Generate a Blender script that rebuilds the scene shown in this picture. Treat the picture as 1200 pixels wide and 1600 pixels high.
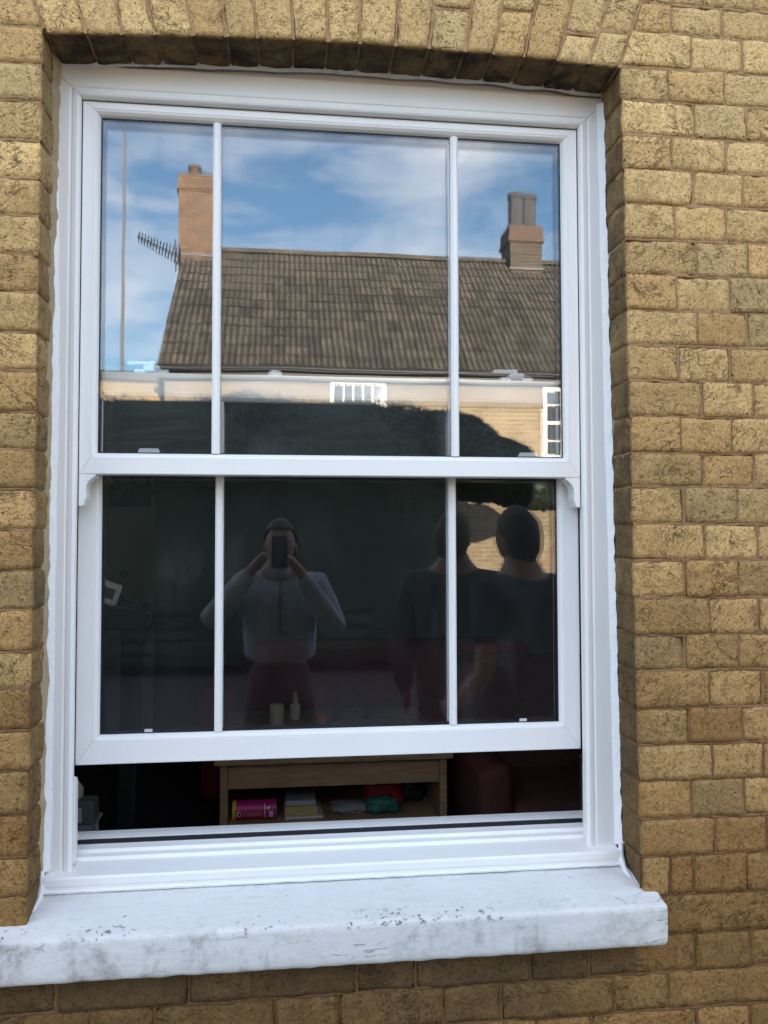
import bpy, bmesh, math, random
import numpy as np
from math import sin, cos, tan, radians as R, pi, sqrt, atan2
from mathutils import Vector, Matrix, noise

random.seed(7)
sc = bpy.context.scene
for o in list(bpy.data.objects):
    bpy.data.objects.remove(o)
COL = sc.collection

# ------------------------------------------------------------------ camera
CAM = Vector((0.0, -1.70, 1.60))
yaw, pitch, roll = R(6.877), R(2.2096), R(-0.1292)
fw = Vector((sin(yaw)*cos(pitch), cos(yaw)*cos(pitch), sin(pitch)))
rt = Vector((cos(yaw), -sin(yaw), 0))
up = rt.cross(fw)
r2 = cos(roll)*rt + sin(roll)*up
u2 = -sin(roll)*rt + cos(roll)*up
cd = bpy.data.cameras.new('camera')
cam = bpy.data.objects.new('camera', cd); COL.objects.link(cam)
cam.matrix_world = Matrix(((r2.x, u2.x, -fw.x, CAM.x), (r2.y, u2.y, -fw.y, CAM.y),
                           (r2.z, u2.z, -fw.z, CAM.z), (0, 0, 0, 1)))
cd.sensor_fit = 'VERTICAL'; cd.sensor_height = 24.0
cd.lens = 24.0*1291.97/1600.0
cd.clip_start = 0.01; cd.clip_end = 2000
sc.camera = cam

# ------------------------------------------------------------------ light
SUN_E = math.atan(0.16)
SUN_AZ = math.atan(0.15)      # the sun stands behind the house, a little to the right
w = bpy.data.worlds.new('World'); sc.world = w; w.use_nodes = True
nt = w.node_tree; nt.nodes.clear()
def wn(t, **k):
    n = nt.nodes.new(t)
    for a, b in k.items(): setattr(n, a, b)
    return n
out = wn('ShaderNodeOutputWorld'); bg = wn('ShaderNodeBackground'); bg.inputs[1].default_value = 0.12
sky = wn('ShaderNodeTexSky', sky_type='NISHITA', sun_disc=False, sun_elevation=SUN_E, sun_rotation=SUN_AZ)
sky.altitude = 60; sky.air_density = 1.0; sky.dust_density = 0.4; sky.ozone_density = 2.8
tc = wn('ShaderNodeTexCoord')
mp = wn('ShaderNodeMapping'); mp.inputs['Scale'].default_value = (1.0, 1.0, 2.4)
mp.inputs['Location'].default_value = (0.35, 0.2, 0.6)
nz = wn('ShaderNodeTexNoise'); nz.inputs['Scale'].default_value = 5.2; nz.inputs['Detail'].default_value = 12
nz.inputs['Roughness'].default_value = 0.60; nz.inputs['Distortion'].default_value = 0.25
rp = wn('ShaderNodeValToRGB'); rp.color_ramp.elements[0].position = 0.40; rp.color_ramp.elements[1].position = 0.86
mx = wn('ShaderNodeMixRGB')
mx.inputs[2].default_value = (6.6, 6.5, 6.6, 1)
L = nt.links.new
L(tc.outputs['Generated'], mp.inputs[0]); L(mp.outputs[0], nz.inputs['Vector']); L(nz.outputs['Fac'], rp.inputs[0])
L(rp.outputs[0], mx.inputs[0]); L(sky.outputs[0], mx.inputs[1]); L(mx.outputs[0], bg.inputs[0]); L(bg.outputs[0], out.inputs[0])
sd = bpy.data.lights.new('sun', 'SUN'); sd.energy = 4.8; sd.angle = R(0.5); sd.color = (1.0, 0.87, 0.70)
so = bpy.data.objects.new('sun', sd); COL.objects.link(so)
so.rotation_euler = Vector((-sin(SUN_AZ)*cos(SUN_E), -cos(SUN_AZ)*cos(SUN_E), -sin(SUN_E))).to_track_quat('-Z', 'Y').to_euler()
so.location = (0, 20, 20)

vs = sc.view_settings
sc.display_settings.display_device = 'sRGB'
vs.view_transform = 'Standard'; vs.look = 'None'; vs.gamma = 1.0; vs.use_curve_mapping = False
vs.exposure = 2.75
cy = sc.cycles
cy.use_denoising = True; cy.use_adaptive_sampling = False
try: cy.denoiser = 'OPENIMAGEDENOISE'
except Exception: pass
cy.max_bounces = 10; cy.diffuse_bounces = 4; cy.glossy_bounces = 5; cy.transmission_bounces = 6
cy.transparent_max_bounces = 24; cy.caustics_reflective = False; cy.caustics_refractive = False
cy.sample_clamp_indirect = 6

# ------------------------------------------------------------------ helpers
def tag(o, label=None, cat=None, group=None, kind=None):
    if label: o['label'] = label
    if cat: o['category'] = cat
    if group: o['group'] = group
    if kind: o['kind'] = kind
    return o

def empty(name, loc=(0, 0, 0), rz=0.0, label=None, cat=None, group=None):
    o = bpy.data.objects.new(name, None); COL.objects.link(o)
    o.location = loc; o.rotation_euler = (0, 0, rz); o.empty_display_size = 0.1
    return tag(o, label, cat, group)

def link(name, me, mat=None, parent=None, kind=None):
    o = bpy.data.objects.new(name, me); COL.objects.link(o)
    if mat is not None and not me.materials: me.materials.append(mat)
    if parent is not None: o.parent = parent
    if kind: o['kind'] = kind
    return o

class MB:
    """collects shapes into one mesh"""
    def __init__(s): s.v = []; s.f = []; s.smooth = []
    def add(s, vs_, fs, smooth=False):
        b = len(s.v); s.v += [tuple(p) for p in vs_]
        for f in fs: s.f.append([i+b for i in f]); s.smooth.append(smooth)
    def box(s, x0, x1, y0, y1, z0, z1, m=None):
        P = [(x0,y0,z0),(x1,y0,z0),(x1,y1,z0),(x0,y1,z0),(x0,y0,z1),(x1,y0,z1),(x1,y1,z1),(x0,y1,z1)]
        if m is not None: P = [m @ Vector(p) for p in P]
        s.add(P, [(3,2,1,0),(4,5,6,7),(0,1,5,4),(1,2,6,5),(2,3,7,6),(3,0,4,7)])
    def prism(s, poly, axis, a, b, smooth=False):
        """extrude a 2D polygon; axis 'x': poly (y,z), 'y': poly (x,z), 'z': poly (x,y)"""
        def mk(p, t):
            return {'x': (t, p[0], p[1]), 'y': (p[0], t, p[1]), 'z': (p[0], p[1], t)}[axis]
        n = len(poly)
        V = [mk(p, a) for p in poly]+[mk(p, b) for p in poly]
        F = [tuple(range(n))[::-1], tuple(range(n, 2*n))]
        F += [(i, (i+1) % n, n+(i+1) % n, n+i) for i in range(n)]
        s.add(V, F, smooth)
    def tube(s, pts, r, n=8, caps=True):
        pts = [Vector(p) for p in pts]
        rs = r if isinstance(r, (list, tuple)) else [r]*len(pts)
        V = []; F = []
        prev = None
        for i, p in enumerate(pts):
            d = (pts[min(i+1, len(pts)-1)]-pts[max(i-1, 0)]).normalized()
            if prev is None:
                a = d.orthogonal().normalized()
            else:
                a = (prev - d*prev.dot(d)).normalized()
            prev = a; b = d.cross(a)
            for k in range(n):
                t = 2*pi*k/n; V.append(p + rs[i]*(cos(t)*a+sin(t)*b))
        for i in range(len(pts)-1):
            for k in range(n):
                F.append((i*n+k, i*n+(k+1) % n, (i+1)*n+(k+1) % n, (i+1)*n+k))
        if caps:
            F.append(tuple(range(n))[::-1]); F.append(tuple((len(pts)-1)*n+k for k in range(n)))
        s.add(V, F, True)
    def lathe(s, prof, c=(0, 0, 0), n=20, m=None):
        V = []; F = []
        for (r, z) in prof:
            for k in range(n):
                t = 2*pi*k/n; p = Vector((c[0]+r*cos(t), c[1]+r*sin(t), c[2]+z))
                V.append(m @ p if m is not None else p)
        for i in range(len(prof)-1):
            for k in range(n):
                F.append((i*n+k, i*n+(k+1) % n, (i+1)*n+(k+1) % n, (i+1)*n+k))
        F.append(tuple(range(n))[::-1]); F.append(tuple((len(prof)-1)*n+k for k in range(n)))
        s.add(V, F, True)
    def mesh(s, name):
        me = bpy.data.meshes.new(name); me.from_pydata(s.v, [], s.f)
        me.polygons.foreach_set('use_smooth', s.smooth); me.update()
        bm = bmesh.new(); bm.from_mesh(me)
        bmesh.ops.recalc_face_normals(bm, faces=bm.faces); bm.to_mesh(me); bm.free()
        return me
    def build(s, name, mat, parent=None, bevel=0.0, seg=2, auto=True, kind=None):
        me = s.mesh(name)
        o = link(name, me, mat, parent, kind)
        if bevel:
            b = o.modifiers.new('bevel', 'BEVEL'); b.width = bevel; b.segments = seg
            b.limit_method = 'ANGLE'; b.angle_limit = R(35); b.harden_normals = False
        if auto and any(s.smooth):
            sharp = bpy.data.meshes[me.name]
            try: sharp.set_sharp_from_angle(angle=R(40))
            except Exception: pass
        return o

# ------------------------------------------------------------------ materials
class NT:
    def __init__(s, name):
        s.m = bpy.data.materials.new(name); s.m.use_nodes = True
        s.t = s.m.node_tree; s.t.nodes.clear()
        s.out = s.n('ShaderNodeOutputMaterial')
        s.p = s.n('ShaderNodeBsdfPrincipled'); s.l(s.p.outputs[0], s.out.inputs[0])
    def n(s, t, **k):
        x = s.t.nodes.new(t)
        for a, b in k.items(): setattr(x, a, b)
        return x
    def l(s, a, b): s.t.links.new(a, b)
    def put(s, sock, v):
        if hasattr(v, 'is_output'): s.l(v, sock)
        elif v is not None: sock.default_value = v
    def math(s, op, a, b=None, c=None, clamp=False):
        x = s.n('ShaderNodeMath', operation=op); x.use_clamp = clamp
        s.put(x.inputs[0], a); s.put(x.inputs[1], b); s.put(x.inputs[2], c)
        return x.outputs[0]
    def vmath(s, op, a, b=None, sc_=None):
        x = s.n('ShaderNodeVectorMath', operation=op); s.put(x.inputs[0], a); s.put(x.inputs[1], b)
        if sc_ is not None: s.put(x.inputs['Scale'], sc_)
        return x.outputs['Value'] if op in ('DOT_PRODUCT', 'LENGTH') else x.outputs[0]
    def pos(s): return s.n('ShaderNodeNewGeometry').outputs['Position']
    def noise(s, vec, scale, detail=4, rough=.55, dist=0.0, typ='FBM', out='Fac'):
        x = s.n('ShaderNodeTexNoise'); x.noise_type = typ
        s.put(x.inputs['Vector'], vec); x.inputs['Scale'].default_value = scale
        x.inputs['Detail'].default_value = detail; x.inputs['Roughness'].default_value = rough
        x.inputs['Distortion'].default_value = dist
        return x.outputs[out]
    def voro(s, vec, scale, feature='F1', out='Distance'):
        x = s.n('ShaderNodeTexVoronoi', feature=feature); s.put(x.inputs['Vector'], vec)
        x.inputs['Scale'].default_value = scale
        return x.outputs[out]
    def scale(s, vec, v):
        x = s.n('ShaderNodeMapping'); s.put(x.inputs[0], vec); x.inputs['Scale'].default_value = v
        return x.outputs[0]
    def ramp(s, fac, a, b, ca=(0, 0, 0, 1), cb=(1, 1, 1, 1), interp='EASE'):
        x = s.n('ShaderNodeValToRGB'); x.color_ramp.interpolation = interp
        e = x.color_ramp.elements; e[0].position = a; e[1].position = b; e[0].color = ca; e[1].color = cb
        s.put(x.inputs[0], fac); return x.outputs[0]
    def mix(s, fac, a, b, typ='MIX'):
        x = s.n('ShaderNodeMixRGB', blend_type=typ); s.put(x.inputs[0], fac); s.put(x.inputs[1], a); s.put(x.inputs[2], b)
        return x.outputs[0]
    def bump(s, h, dist, strength=1.0, nrm=None):
        x = s.n('ShaderNodeBump'); x.inputs['Strength'].default_value = strength
        x.inputs['Distance'].default_value = dist; s.put(x.inputs['Height'], h)
        if nrm is not None: s.l(nrm, x.inputs['Normal'])
        return x.outputs[0]
    def set(s, col=None, rough=None, nrm=None, spec=None, metal=None):
        if col is not None: s.put(s.p.inputs['Base Color'], col)
        if rough is not None: s.put(s.p.inputs['Roughness'], rough)
        if nrm is not None: s.l(nrm, s.p.inputs['Normal'])
        if spec is not None: s.p.inputs['Specular IOR Level'].default_value = spec
        if metal is not None: s.p.inputs['Metallic'].default_value = metal
        return s.m

def C(r, g, b): return (r, g, b, 1)

def simple(name, col, rough=.5, var=.15, scale=8, bump=0.0, bscale=60, spec=.4, metal=0.0):
    t = NT(name); p = t.pos()
    f = t.noise(p, scale, 5, .6)
    c = t.mix(f, C(*[min(1, v*(1-var)) for v in col]), C(*[min(1, v*(1+var)) for v in col]))
    nrm = None
    if bump: nrm = t.bump(t.noise(p, bscale, 4, .6), bump)
    return t.set(c, rough, nrm, spec, metal)

def brick_material():
    t = NT('stock_brick')
    at = t.n('ShaderNodeAttribute'); at.attribute_name = 'tint'
    tint = at.outputs['Fac']
    p0 = t.pos()
    off = t.n('ShaderNodeCombineXYZ'); 
    t.put(off.inputs[0], t.math('MULTIPLY', tint, 37.0)); t.put(off.inputs[1], t.math('MULTIPLY', tint, 91.0)); t.put(off.inputs[2], t.math('MULTIPLY', tint, 53.0))
    p = t.vmath('ADD', p0, off.outputs[0])
    big = t.noise(p, 9, 3, .6, .6)
    med = t.noise(p, 38, 5, .62, .5)
    fine = t.noise(p, 210, 4, .65)
    # body colours of the brick clay
    c = t.mix(t.ramp(big, .35, .66), C(.66, .42, .140), C(.53, .335, .11))
    c = t.mix(t.math('MULTIPLY', t.ramp(med, .5, .72), .55), c, C(.68, .44, .15))
    c = t.mix(t.math('MULTIPLY', t.ramp(t.noise(p, 17, 4, .6), .58, .74), .5), c, C(.47, .265, .10))
    c = t.mix(t.math('MULTIPLY', t.ramp(t.noise(p, 13, 3, .6, 1.0), .60, .76), .6), c, C(.27, .205, .095))
    t2 = t.math('FRACT', t.math('MULTIPLY', tint, 7.31))
    c = t.mix(t.math('MULTIPLY', t.ramp(t2, .55, .95), .42), c, C(.37, .275, .12))
    t3 = t.math('FRACT', t.math('MULTIPLY', tint, 13.7))
    c = t.mix(t.math('MULTIPLY', t.ramp(t3, .55, .98), .55), c, C(.52, .27, .07))
    hv = t.n('ShaderNodeHueSaturation'); t.put(hv.inputs['Color'], c)
    t.put(hv.inputs['Value'], t.math('ADD', t.math('MULTIPLY', t.math('FRACT', t.math('MULTIPLY', tint, 3.17)), .40), .98)); hv.inputs['Saturation'].default_value = .89
    c = hv.outputs[0]
    c = t.mix(t.math('MULTIPLY', t.ramp(fine, .44, .64), .50), c, C(.28, .17, .065))
    c = t.mix(t.math('MULTIPLY', t.ramp(t.noise(p, 88, 5, .75, .3), .50, .62), .62), c, C(.30, .175, .065))
    c = t.mix(t.math('MULTIPLY', t.ramp(t.noise(p, 120, 4, .75), .54, .64), .5), c, C(.78, .52, .18))
    # the lower courses are browner and darker than the upper ones
    sz = t.n('ShaderNodeSeparateXYZ'); t.l(p0, sz.inputs[0])
    dm = t.n('ShaderNodeMapRange'); t.put(dm.inputs[0], t.math('ADD', t.math('ADD', sz.outputs[2], t.math('MULTIPLY', t.noise(p0, 2.6, 4, .6), .9)), t.math('MULTIPLY', tint, .40)))
    dm.inputs[1].default_value = 1.55; dm.inputs[2].default_value = 3.1; dm.inputs[3].default_value = 1.0; dm.inputs[4].default_value = 0.0
    c = t.mix(dm.outputs[0], c, t.mix(1.0, c, C(.47, .40, .335), 'MULTIPLY'))
    # creases left by the hand moulding: wandering contour lines, each brick turned its own way
    vr = t.n('ShaderNodeVectorRotate', rotation_type='Y_AXIS'); t.l(p, vr.inputs['Vector'])
    t.put(vr.inputs['Angle'], t.math('MULTIPLY', t.math('SUBTRACT', t.math('FRACT', t.math('MULTIPLY', tint, 5.3)), .5), 1.9))
    pr = vr.outputs[0]
    def lines(sc3, scale, detail, dist, width):
        n_ = t.noise(t.scale(pr, sc3), scale, detail, .6, dist)
        return t.ramp(t.math('ABSOLUTE', t.math('SUBTRACT', n_, .5)), width*.25, width, C(1, 1, 1), C(0, 0, 0)), n_
    l1, n1 = lines((.6, 1, 1.5), 26, 5, .7, .013)
    l2, n2 = lines((.6, 1, 1.6), 55, 4, .5, .026)
    crease = t.math('MULTIPLY', l1, t.math('MULTIPLY', t.ramp(t.noise(p, 19, 3, .6), .49, .62), t.ramp(t.math('FRACT', t.math('MULTIPLY', tint, 23.1)), .15, .75)), clamp=True)
    small = t.math('MULTIPLY', l2, t.math('MULTIPLY', t.ramp(t.noise(p, 23, 3, .6), .48, .62), t.ramp(t.math('FRACT', t.math('MULTIPLY', tint, 17.7)), .1, .8)), clamp=True)
    # pits
    pw = t.vmath('ADD', p, t.vmath('SCALE', t.noise(p, 60, 2, .5, out='Color'), sc_=.012))
    vd = t.voro(pw, 190, 'F1'); vc = t.voro(pw, 190, 'F1', 'Color')
    sel = t.n('ShaderNodeSeparateColor'); t.l(vc, sel.inputs[0])
    pit = t.math('MULTIPLY', t.ramp(vd, .12, .30, C(1, 1, 1), C(0, 0, 0)), t.math('GREATER_THAN', sel.outputs[0], .66))
    vd2 = t.voro(pw, 62, 'F1'); vc2 = t.voro(pw, 62, 'F1', 'Color')
    sel2 = t.n('ShaderNodeSeparateColor'); t.l(vc2, sel2.inputs[0])
    pit2 = t.math('MULTIPLY', t.ramp(vd2, .06, .17, C(1, 1, 1), C(0, 0, 0)), t.math('GREATER_THAN', sel2.outputs[1], .80))
    dark = t.math('MAXIMUM', t.math('MAXIMUM', t.math('MULTIPLY', crease, .78), t.math('MULTIPLY', small, .55)), t.math('MULTIPLY', t.math('MAXIMUM', pit, pit2), .85), clamp=True)
    c = t.mix(dark, c, C(.10, .06, .03))
    sa = t.n('ShaderNodeAttribute'); sa.attribute_name = 'soot_shade'
    c = t.mix(t.math('MULTIPLY', sa.outputs['Fac'], t.ramp(t.noise(p0, 10, 3, .6, .5), .34, .62, C(1, 1, 1), C(.72, .72, .72))), c, C(.045, .036, .026))  # soot stain plus shade of reveals, soffit and under-sill, painted into the colour
    h = t.math('ADD', t.math('MULTIPLY', t.noise(p, 70, 5, .72), .8), t.math('MULTIPLY', fine, .34))
    h = t.math('ADD', h, t.math('MULTIPLY', n1, .9))
    h = t.math('SUBTRACT', h, t.math('MULTIPLY', crease, .55))
    h = t.math('SUBTRACT', h, t.math('MULTIPLY', small, .45))
    h = t.math('SUBTRACT', h, t.math('MULTIPLY', t.math('MAXIMUM', pit, pit2), .6))
    return t.set(c, .93, t.bump(h, .0052), .12)

def mortar_material():
    t = NT('lime_mortar'); p = t.pos()
    a = t.noise(p, 30, 5, .65); b = t.noise(p, 240, 4, .7)
    c = t.mix(t.ramp(a, .3, .7), C(.36, .205, .10), C(.50, .32, .165))
    c = t.mix(t.math('MULTIPLY', t.ramp(b, .58, .75), .45), c, C(.55, .42, .28))
    c = t.mix(t.math('MULTIPLY', t.ramp(t.noise(p, 60, 4, .7), .56, .7), .7), c, C(.09, .062, .04))
    sz = t.n('ShaderNodeSeparateXYZ'); t.l(p, sz.inputs[0])
    dm = t.n('ShaderNodeMapRange'); t.put(dm.inputs[0], t.math('ADD', sz.outputs[2], t.math('MULTIPLY', t.noise(p, 2.6, 4, .6), .9)))
    dm.inputs[1].default_value = 1.35; dm.inputs[2].default_value = 2.9; dm.inputs[3].default_value = 1.0; dm.inputs[4].default_value = 0.0
    c = t.mix(dm.outputs[0], c, t.mix(1.0, c, C(.46, .40, .36), 'MULTIPLY'))
    h = t.math('ADD', t.math('MULTIPLY', a, .6), b)
    return t.set(c, .96, t.bump(h, .0035), .1)

def brick_tex(name, c1, c2, mort, axis='xz', w_=.225, h_=.075, msz=.010, rough=.9):
    t = NT(name); p = t.pos()
    sp = t.n('ShaderNodeSeparateXYZ'); t.l(p, sp.inputs[0])
    cb = t.n('ShaderNodeCombineXYZ')
    u = sp.outputs[0] if axis == 'xz' else t.math('ADD', sp.outputs[0], sp.outputs[1])
    t.l(u, cb.inputs[0]); t.l(sp.outputs[2], cb.inputs[1])
    b = t.n('ShaderNodeTexBrick'); t.l(cb.outputs[0], b.inputs['Vector'])
    b.inputs['Scale'].default_value = 1.0; b.inputs['Brick Width'].default_value = w_; b.inputs['Row Height'].default_value = h_
    b.inputs['Mortar Size'].default_value = msz; b.inputs['Color1'].default_value = C(*c1); b.inputs['Color2'].default_value = C(*c2)
    b.inputs['Mortar'].default_value = C(*mort); b.inputs['Bias'].default_value = 0.0
    f = t.noise(p, 3.5, 5, .65); g = t.noise(p, 40, 3, .6)
    c = t.mix(t.math('MULTIPLY', t.ramp(f, .4, .7), .45), b.outputs['Color'], C(c1[0]*.55, c1[1]*.52, c1[2]*.5))
    c = t.mix(t.math('MULTIPLY', g, .25), c, C(.2, .14, .08))
    h = t.math('ADD', t.math('MULTIPLY', b.outputs['Fac'], -1.0), t.math('MULTIPLY', g, .4))
    return t.set(c, rough, t.bump(h, .008), .15)

def pvc_material():
    t = NT('white_pvc'); p = t.pos()
    f = t.noise(p, 6, 5, .6); g = t.noise(t.scale(p, (1, 1, .25)), 90, 4, .7)
    c = t.mix(f, C(.82, .80, .775), C(.88, .865, .84))
    c = t.mix(t.math('MULTIPLY', t.ramp(g, .60, .8), .22), c, C(.62, .60, .57))
    v = t.voro(p, 60); vc = t.voro(p, 60, 'F1', 'Color'); sel = t.n('ShaderNodeSeparateColor'); t.l(vc, sel.inputs[0])
    speck = t.math('MULTIPLY', t.ramp(v, .02, .05, C(1, 1, 1), C(0, 0, 0)), t.math('GREATER_THAN', sel.outputs[0], .93))
    c = t.mix(t.math('MULTIPLY', speck, .6), c, C(.2, .17, .14))
    return t.set(c, t.math('ADD', t.math('MULTIPLY', f, .15), .26), t.bump(t.noise(p, 14, 3, .5), .0008), .45)

def glass_material(name, dirt, seed):
    """thin window glass: mirror reflection by Fresnel, else clear; a trace of dust film"""
    t = NT(name)
    g = t.n('ShaderNodeNewGeometry')
    d = t.math('ABSOLUTE', t.vmath('DOT_PRODUCT', g.outputs['Normal'], g.outputs['Incoming']))
    k = t.math('POWER', t.math('SUBTRACT', 1.0, d, clamp=True), 5.0)
    f = t.math('ADD', t.math('MULTIPLY', k, .93), .070)
    gl = t.n('ShaderNodeBsdfGlossy'); gl.inputs['Roughness'].default_value = 0.0
    wav = t.noise(t.vmath('ADD', g.outputs['Position'], (seed, seed*.37, 0)), 3.2, 1, .4)
    t.l(t.bump(wav, .0004), gl.inputs['Normal'])
    tr = t.n('ShaderNodeBsdfTransparent'); tr.inputs[0].default_value = C(.984, .990, .987)
    df = t.n('ShaderNodeBsdfDiffuse'); df.inputs[0].default_value = C(.75, .76, .78)
    n1 = t.noise(t.scale(g.outputs['Position'], (1, 1, .35)), 9, 6, .7, .8); n2 = t.noise(g.outputs['Position'], 2.2, 3, .5)
    film = t.math('ADD', t.math('MULTIPLY', t.math('MULTIPLY', t.ramp(n1, .45, .8), t.ramp(n2, .42, .7)), dirt), dirt*.12)
    m1 = t.n('ShaderNodeMixShader'); t.l(film, m1.inputs[0]); t.l(tr.outputs[0], m1.inputs[1]); t.l(df.outputs[0], m1.inputs[2])
    m2 = t.n('ShaderNodeMixShader'); t.l(f, m2.inputs[0]); t.l(m1.outputs[0], m2.inputs[1]); t.l(gl.outputs[0], m2.inputs[2])
    t.l(m2.outputs[0], t.out.inputs[0])
    return t.m

def sill_material():
    t = NT('painted_stone'); p = t.pos()
    f = t.noise(p, 7, 6, .65); g = t.noise(t.scale(p, (.25, 1, 1)), 60, 5, .7)
    c = t.mix(f, C(.62, .61, .595), C(.77, .76, .74))
    c = t.mix(t.math('MULTIPLY', t.ramp(g, .52, .72), .35), c, C(.42, .40, .37))
    # mildew on the front face, flakes along the top edge
    sp = t.n('ShaderNodeSeparateXYZ'); t.l(p, sp.inputs[0])
    front = t.ramp(sp.outputs[2], .845, .862, C(1, 1, 1), C(0, 0, 0))
    mil = t.math('MULTIPLY', t.ramp(t.noise(p, 11, 6, .72), .46, .74), t.ramp(sp.outputs[0], -.5, .75, C(1, 1, 1), C(.6, .6, .6)))
    c = t.mix(t.math('MULTIPLY', t.math('MULTIPLY', mil, front), .85), c, C(.20, .18, .15))
    band = t.math('MULTIPLY', t.ramp(sp.outputs[2], .838, .852), t.ramp(sp.outputs[2], .856, .866, C(1, 1, 1), C(0, 0, 0)))
    fl = t.math('MULTIPLY', t.math('MULTIPLY', t.ramp(t.noise(p, 75, 4, .6, .4), .60, .635), t.ramp(t.noise(p, 6, 2, .5), .42, .56)), band)
    fl2 = t.math('MULTIPLY', t.ramp(t.noise(p, 95, 3, .6, .3), .715, .73), t.ramp(t.noise(p, 8, 2, .5), .45, .6))
    spk = t.math('MULTIPLY', t.ramp(t.noise(p, 210, 3, .6), .66, .70), t.ramp(t.noise(p, 14, 3, .6), .40, .62))
    c = t.mix(t.math('MULTIPLY', spk, .55), c, C(.27, .25, .22))
    chip = t.math('MAXIMUM', fl, fl2, clamp=True)
    c = t.mix(t.math('MULTIPLY', chip, .9), c, C(.13, .105, .085))
    dr_ = t.math('MULTIPLY', t.ramp(t.noise(t.scale(p, (1, .2, .12)), 45, 4, .6), .55, .72), t.ramp(t.noise(p, 5, 2, .5), .42, .6))
    c = t.mix(t.math('MULTIPLY', t.math('MULTIPLY', dr_, front), .5), c, C(.25, .23, .20))
    back = t.math('MULTIPLY', t.ramp(sp.outputs[2], .879, .888), t.ramp(t.noise(p, 28, 5, .7), .45, .65))
    c = t.mix(t.math('MULTIPLY', back, .6), c, C(.24, .22, .19))
    ck_ = t.ramp(t.math('ABSOLUTE', t.math('SUBTRACT', t.noise(t.scale(p, (.3, 1, 1.4)), 14, 4, .6, .5), .5)), .0015, .006, C(1, 1, 1), C(0, 0, 0))
    ck_ = t.math('MULTIPLY', ck_, t.ramp(t.noise(p, 7, 2, .5), .64, .70))
    c = t.mix(t.math('MULTIPLY', ck_, .4), c, C(.25, .23, .21))
    h = t.math('SUBTRACT', t.math('ADD', t.math('MULTIPLY', t.noise(p, 22, 5, .6), .8), t.math('MULTIPLY', g, .3)), t.math('MULTIPLY', chip, .5))
    return t.set(c, .66, t.bump(t.math('SUBTRACT', h, t.math('MULTIPLY', ck_, .4)), .0042), .3)

def wood_material(name, a, b, rough=.45):
    t = NT(name); p = t.pos()
    v = t.noise(t.scale(p, (2.5, 14, 26)), 2.4, 5, .6, 1.2)
    return t.set(t.mix(t.ramp(v, .3, .7), C(*a), C(*b)), rough, t.bump(v, .001), .3)

def tile_material():
    t = NT('roof_tile'); p = t.pos()
    oi = t.n('ShaderNodeObjectInfo')
    a = t.noise(p, 2.6, 4, .65); b = t.noise(p, 26, 4, .7)
    c = t.mix(t.ramp(a, .35, .65), C(.138, .118, .097), C(.075, .069, .061))
    c = t.mix(t.math('MULTIPLY', t.ramp(t.noise(p, 5.5, 2, .5), .45, .62), .5), c, C(.11, .092, .058))
    c = t.mix(t.math('MULTIPLY', t.ramp(b, .56, .70), .6), c, C(.22, .20, .15))
    ed = t.n('ShaderNodeAttribute'); ed.attribute_name = 'grime_shade'
    c = t.mix(t.math('MULTIPLY', ed.outputs['Fac'], .62), c, C(.012, .011, .009))  # valley grime, plus the shadow of the tile lips painted dark
    hv = t.n('ShaderNodeHueSaturation'); t.put(hv.inputs['Color'], c)
    t.put(hv.inputs['Value'], t.math('ADD', t.math('MULTIPLY', oi.outputs['Random'], .5), .75))
    return t.set(hv.outputs[0], .9, t.bump(b, .006), .15)

M = {}
M['brick'] = brick_material(); M['mortar'] = mortar_material(); M['pvc'] = pvc_material()
M['glass_out'] = glass_material('window_glass', .085, 3.1); M['glass_in'] = glass_material('window_glass_inner', .02, 11.7)
M['sill'] = sill_material()
M['caulk'] = simple('white_sealant', (.82, .82, .82), .5, .06, 30, .003, 90)
M['fillet'] = simple('mortar_fillet', (.40, .31, .20), .95, .3, 30, .004, 120, .1)
M['gasket'] = simple('black_gasket', (.015, .015, .017), .5)
M['hard'] = simple('white_hardware', (.82, .82, .82), .3, .05)
M['steel'] = simple('steel', (.55, .55, .56), .35, .1, 20, 0, 60, .5, .9)
M['opp'] = brick_tex('cottage_brick', (.27, .205, .13), (.19, .145, .095), (.33, .28, .22))
M['chim'] = brick_tex('chimney_brick', (.22, .125, .08), (.12, .08, .06), (.27, .22, .18), 'xy')
M['shellb'] = brick_tex('terrace_brick', (.40, .29, .13), (.33, .24, .11), (.28, .2, .14), 'xy', .12, .077)
M['tile'] = tile_material()
M['black'] = simple('black_paint', (.012, .012, .014), .4)
M['asphalt'] = simple('asphalt', (.05, .05, .052), .9, .3, 3, .004, 120, .2)
M['paving'] = simple('concrete_paving', (.22, .21, .195), .9, .2, 4, .003, 80, .2)
M['kerb'] = simple('kerb_stone', (.30, .29, .27), .9, .2, 6, .003, 60, .2)
M['whitepaint'] = simple('white_paint', (.80, .79, .76), .5, .05)
M['clay'] = simple('clay_pot', (.125, .085, .065), .85, .3, 10)
M['greypot'] = simple('grey_pot', (.17, .17, .18), .8, .3, 8)
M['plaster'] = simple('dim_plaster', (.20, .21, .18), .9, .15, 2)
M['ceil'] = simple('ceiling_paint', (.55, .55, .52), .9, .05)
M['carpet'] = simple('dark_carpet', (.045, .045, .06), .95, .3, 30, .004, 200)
M['maroon'] = simple('maroon_fabric', (.33, .036, .05), .95, .3, 12, .004, 260, .1)
M['redbrown'] = simple('red_brown_fabric', (.14, .055, .045), .95, .35, 60, .006, 220, .1)
M['oak'] = wood_material('oak_veneer', (.33, .19, .095), (.44, .27, .145))
M['dblack'] = simple('black_plastic', (.02, .021, .026), .4)
M['cream'] = simple('cream_wax', (.72, .62, .44), .5, .05)
M['door'] = simple('pale_door', (.42, .45, .46), .5, .05)

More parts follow.
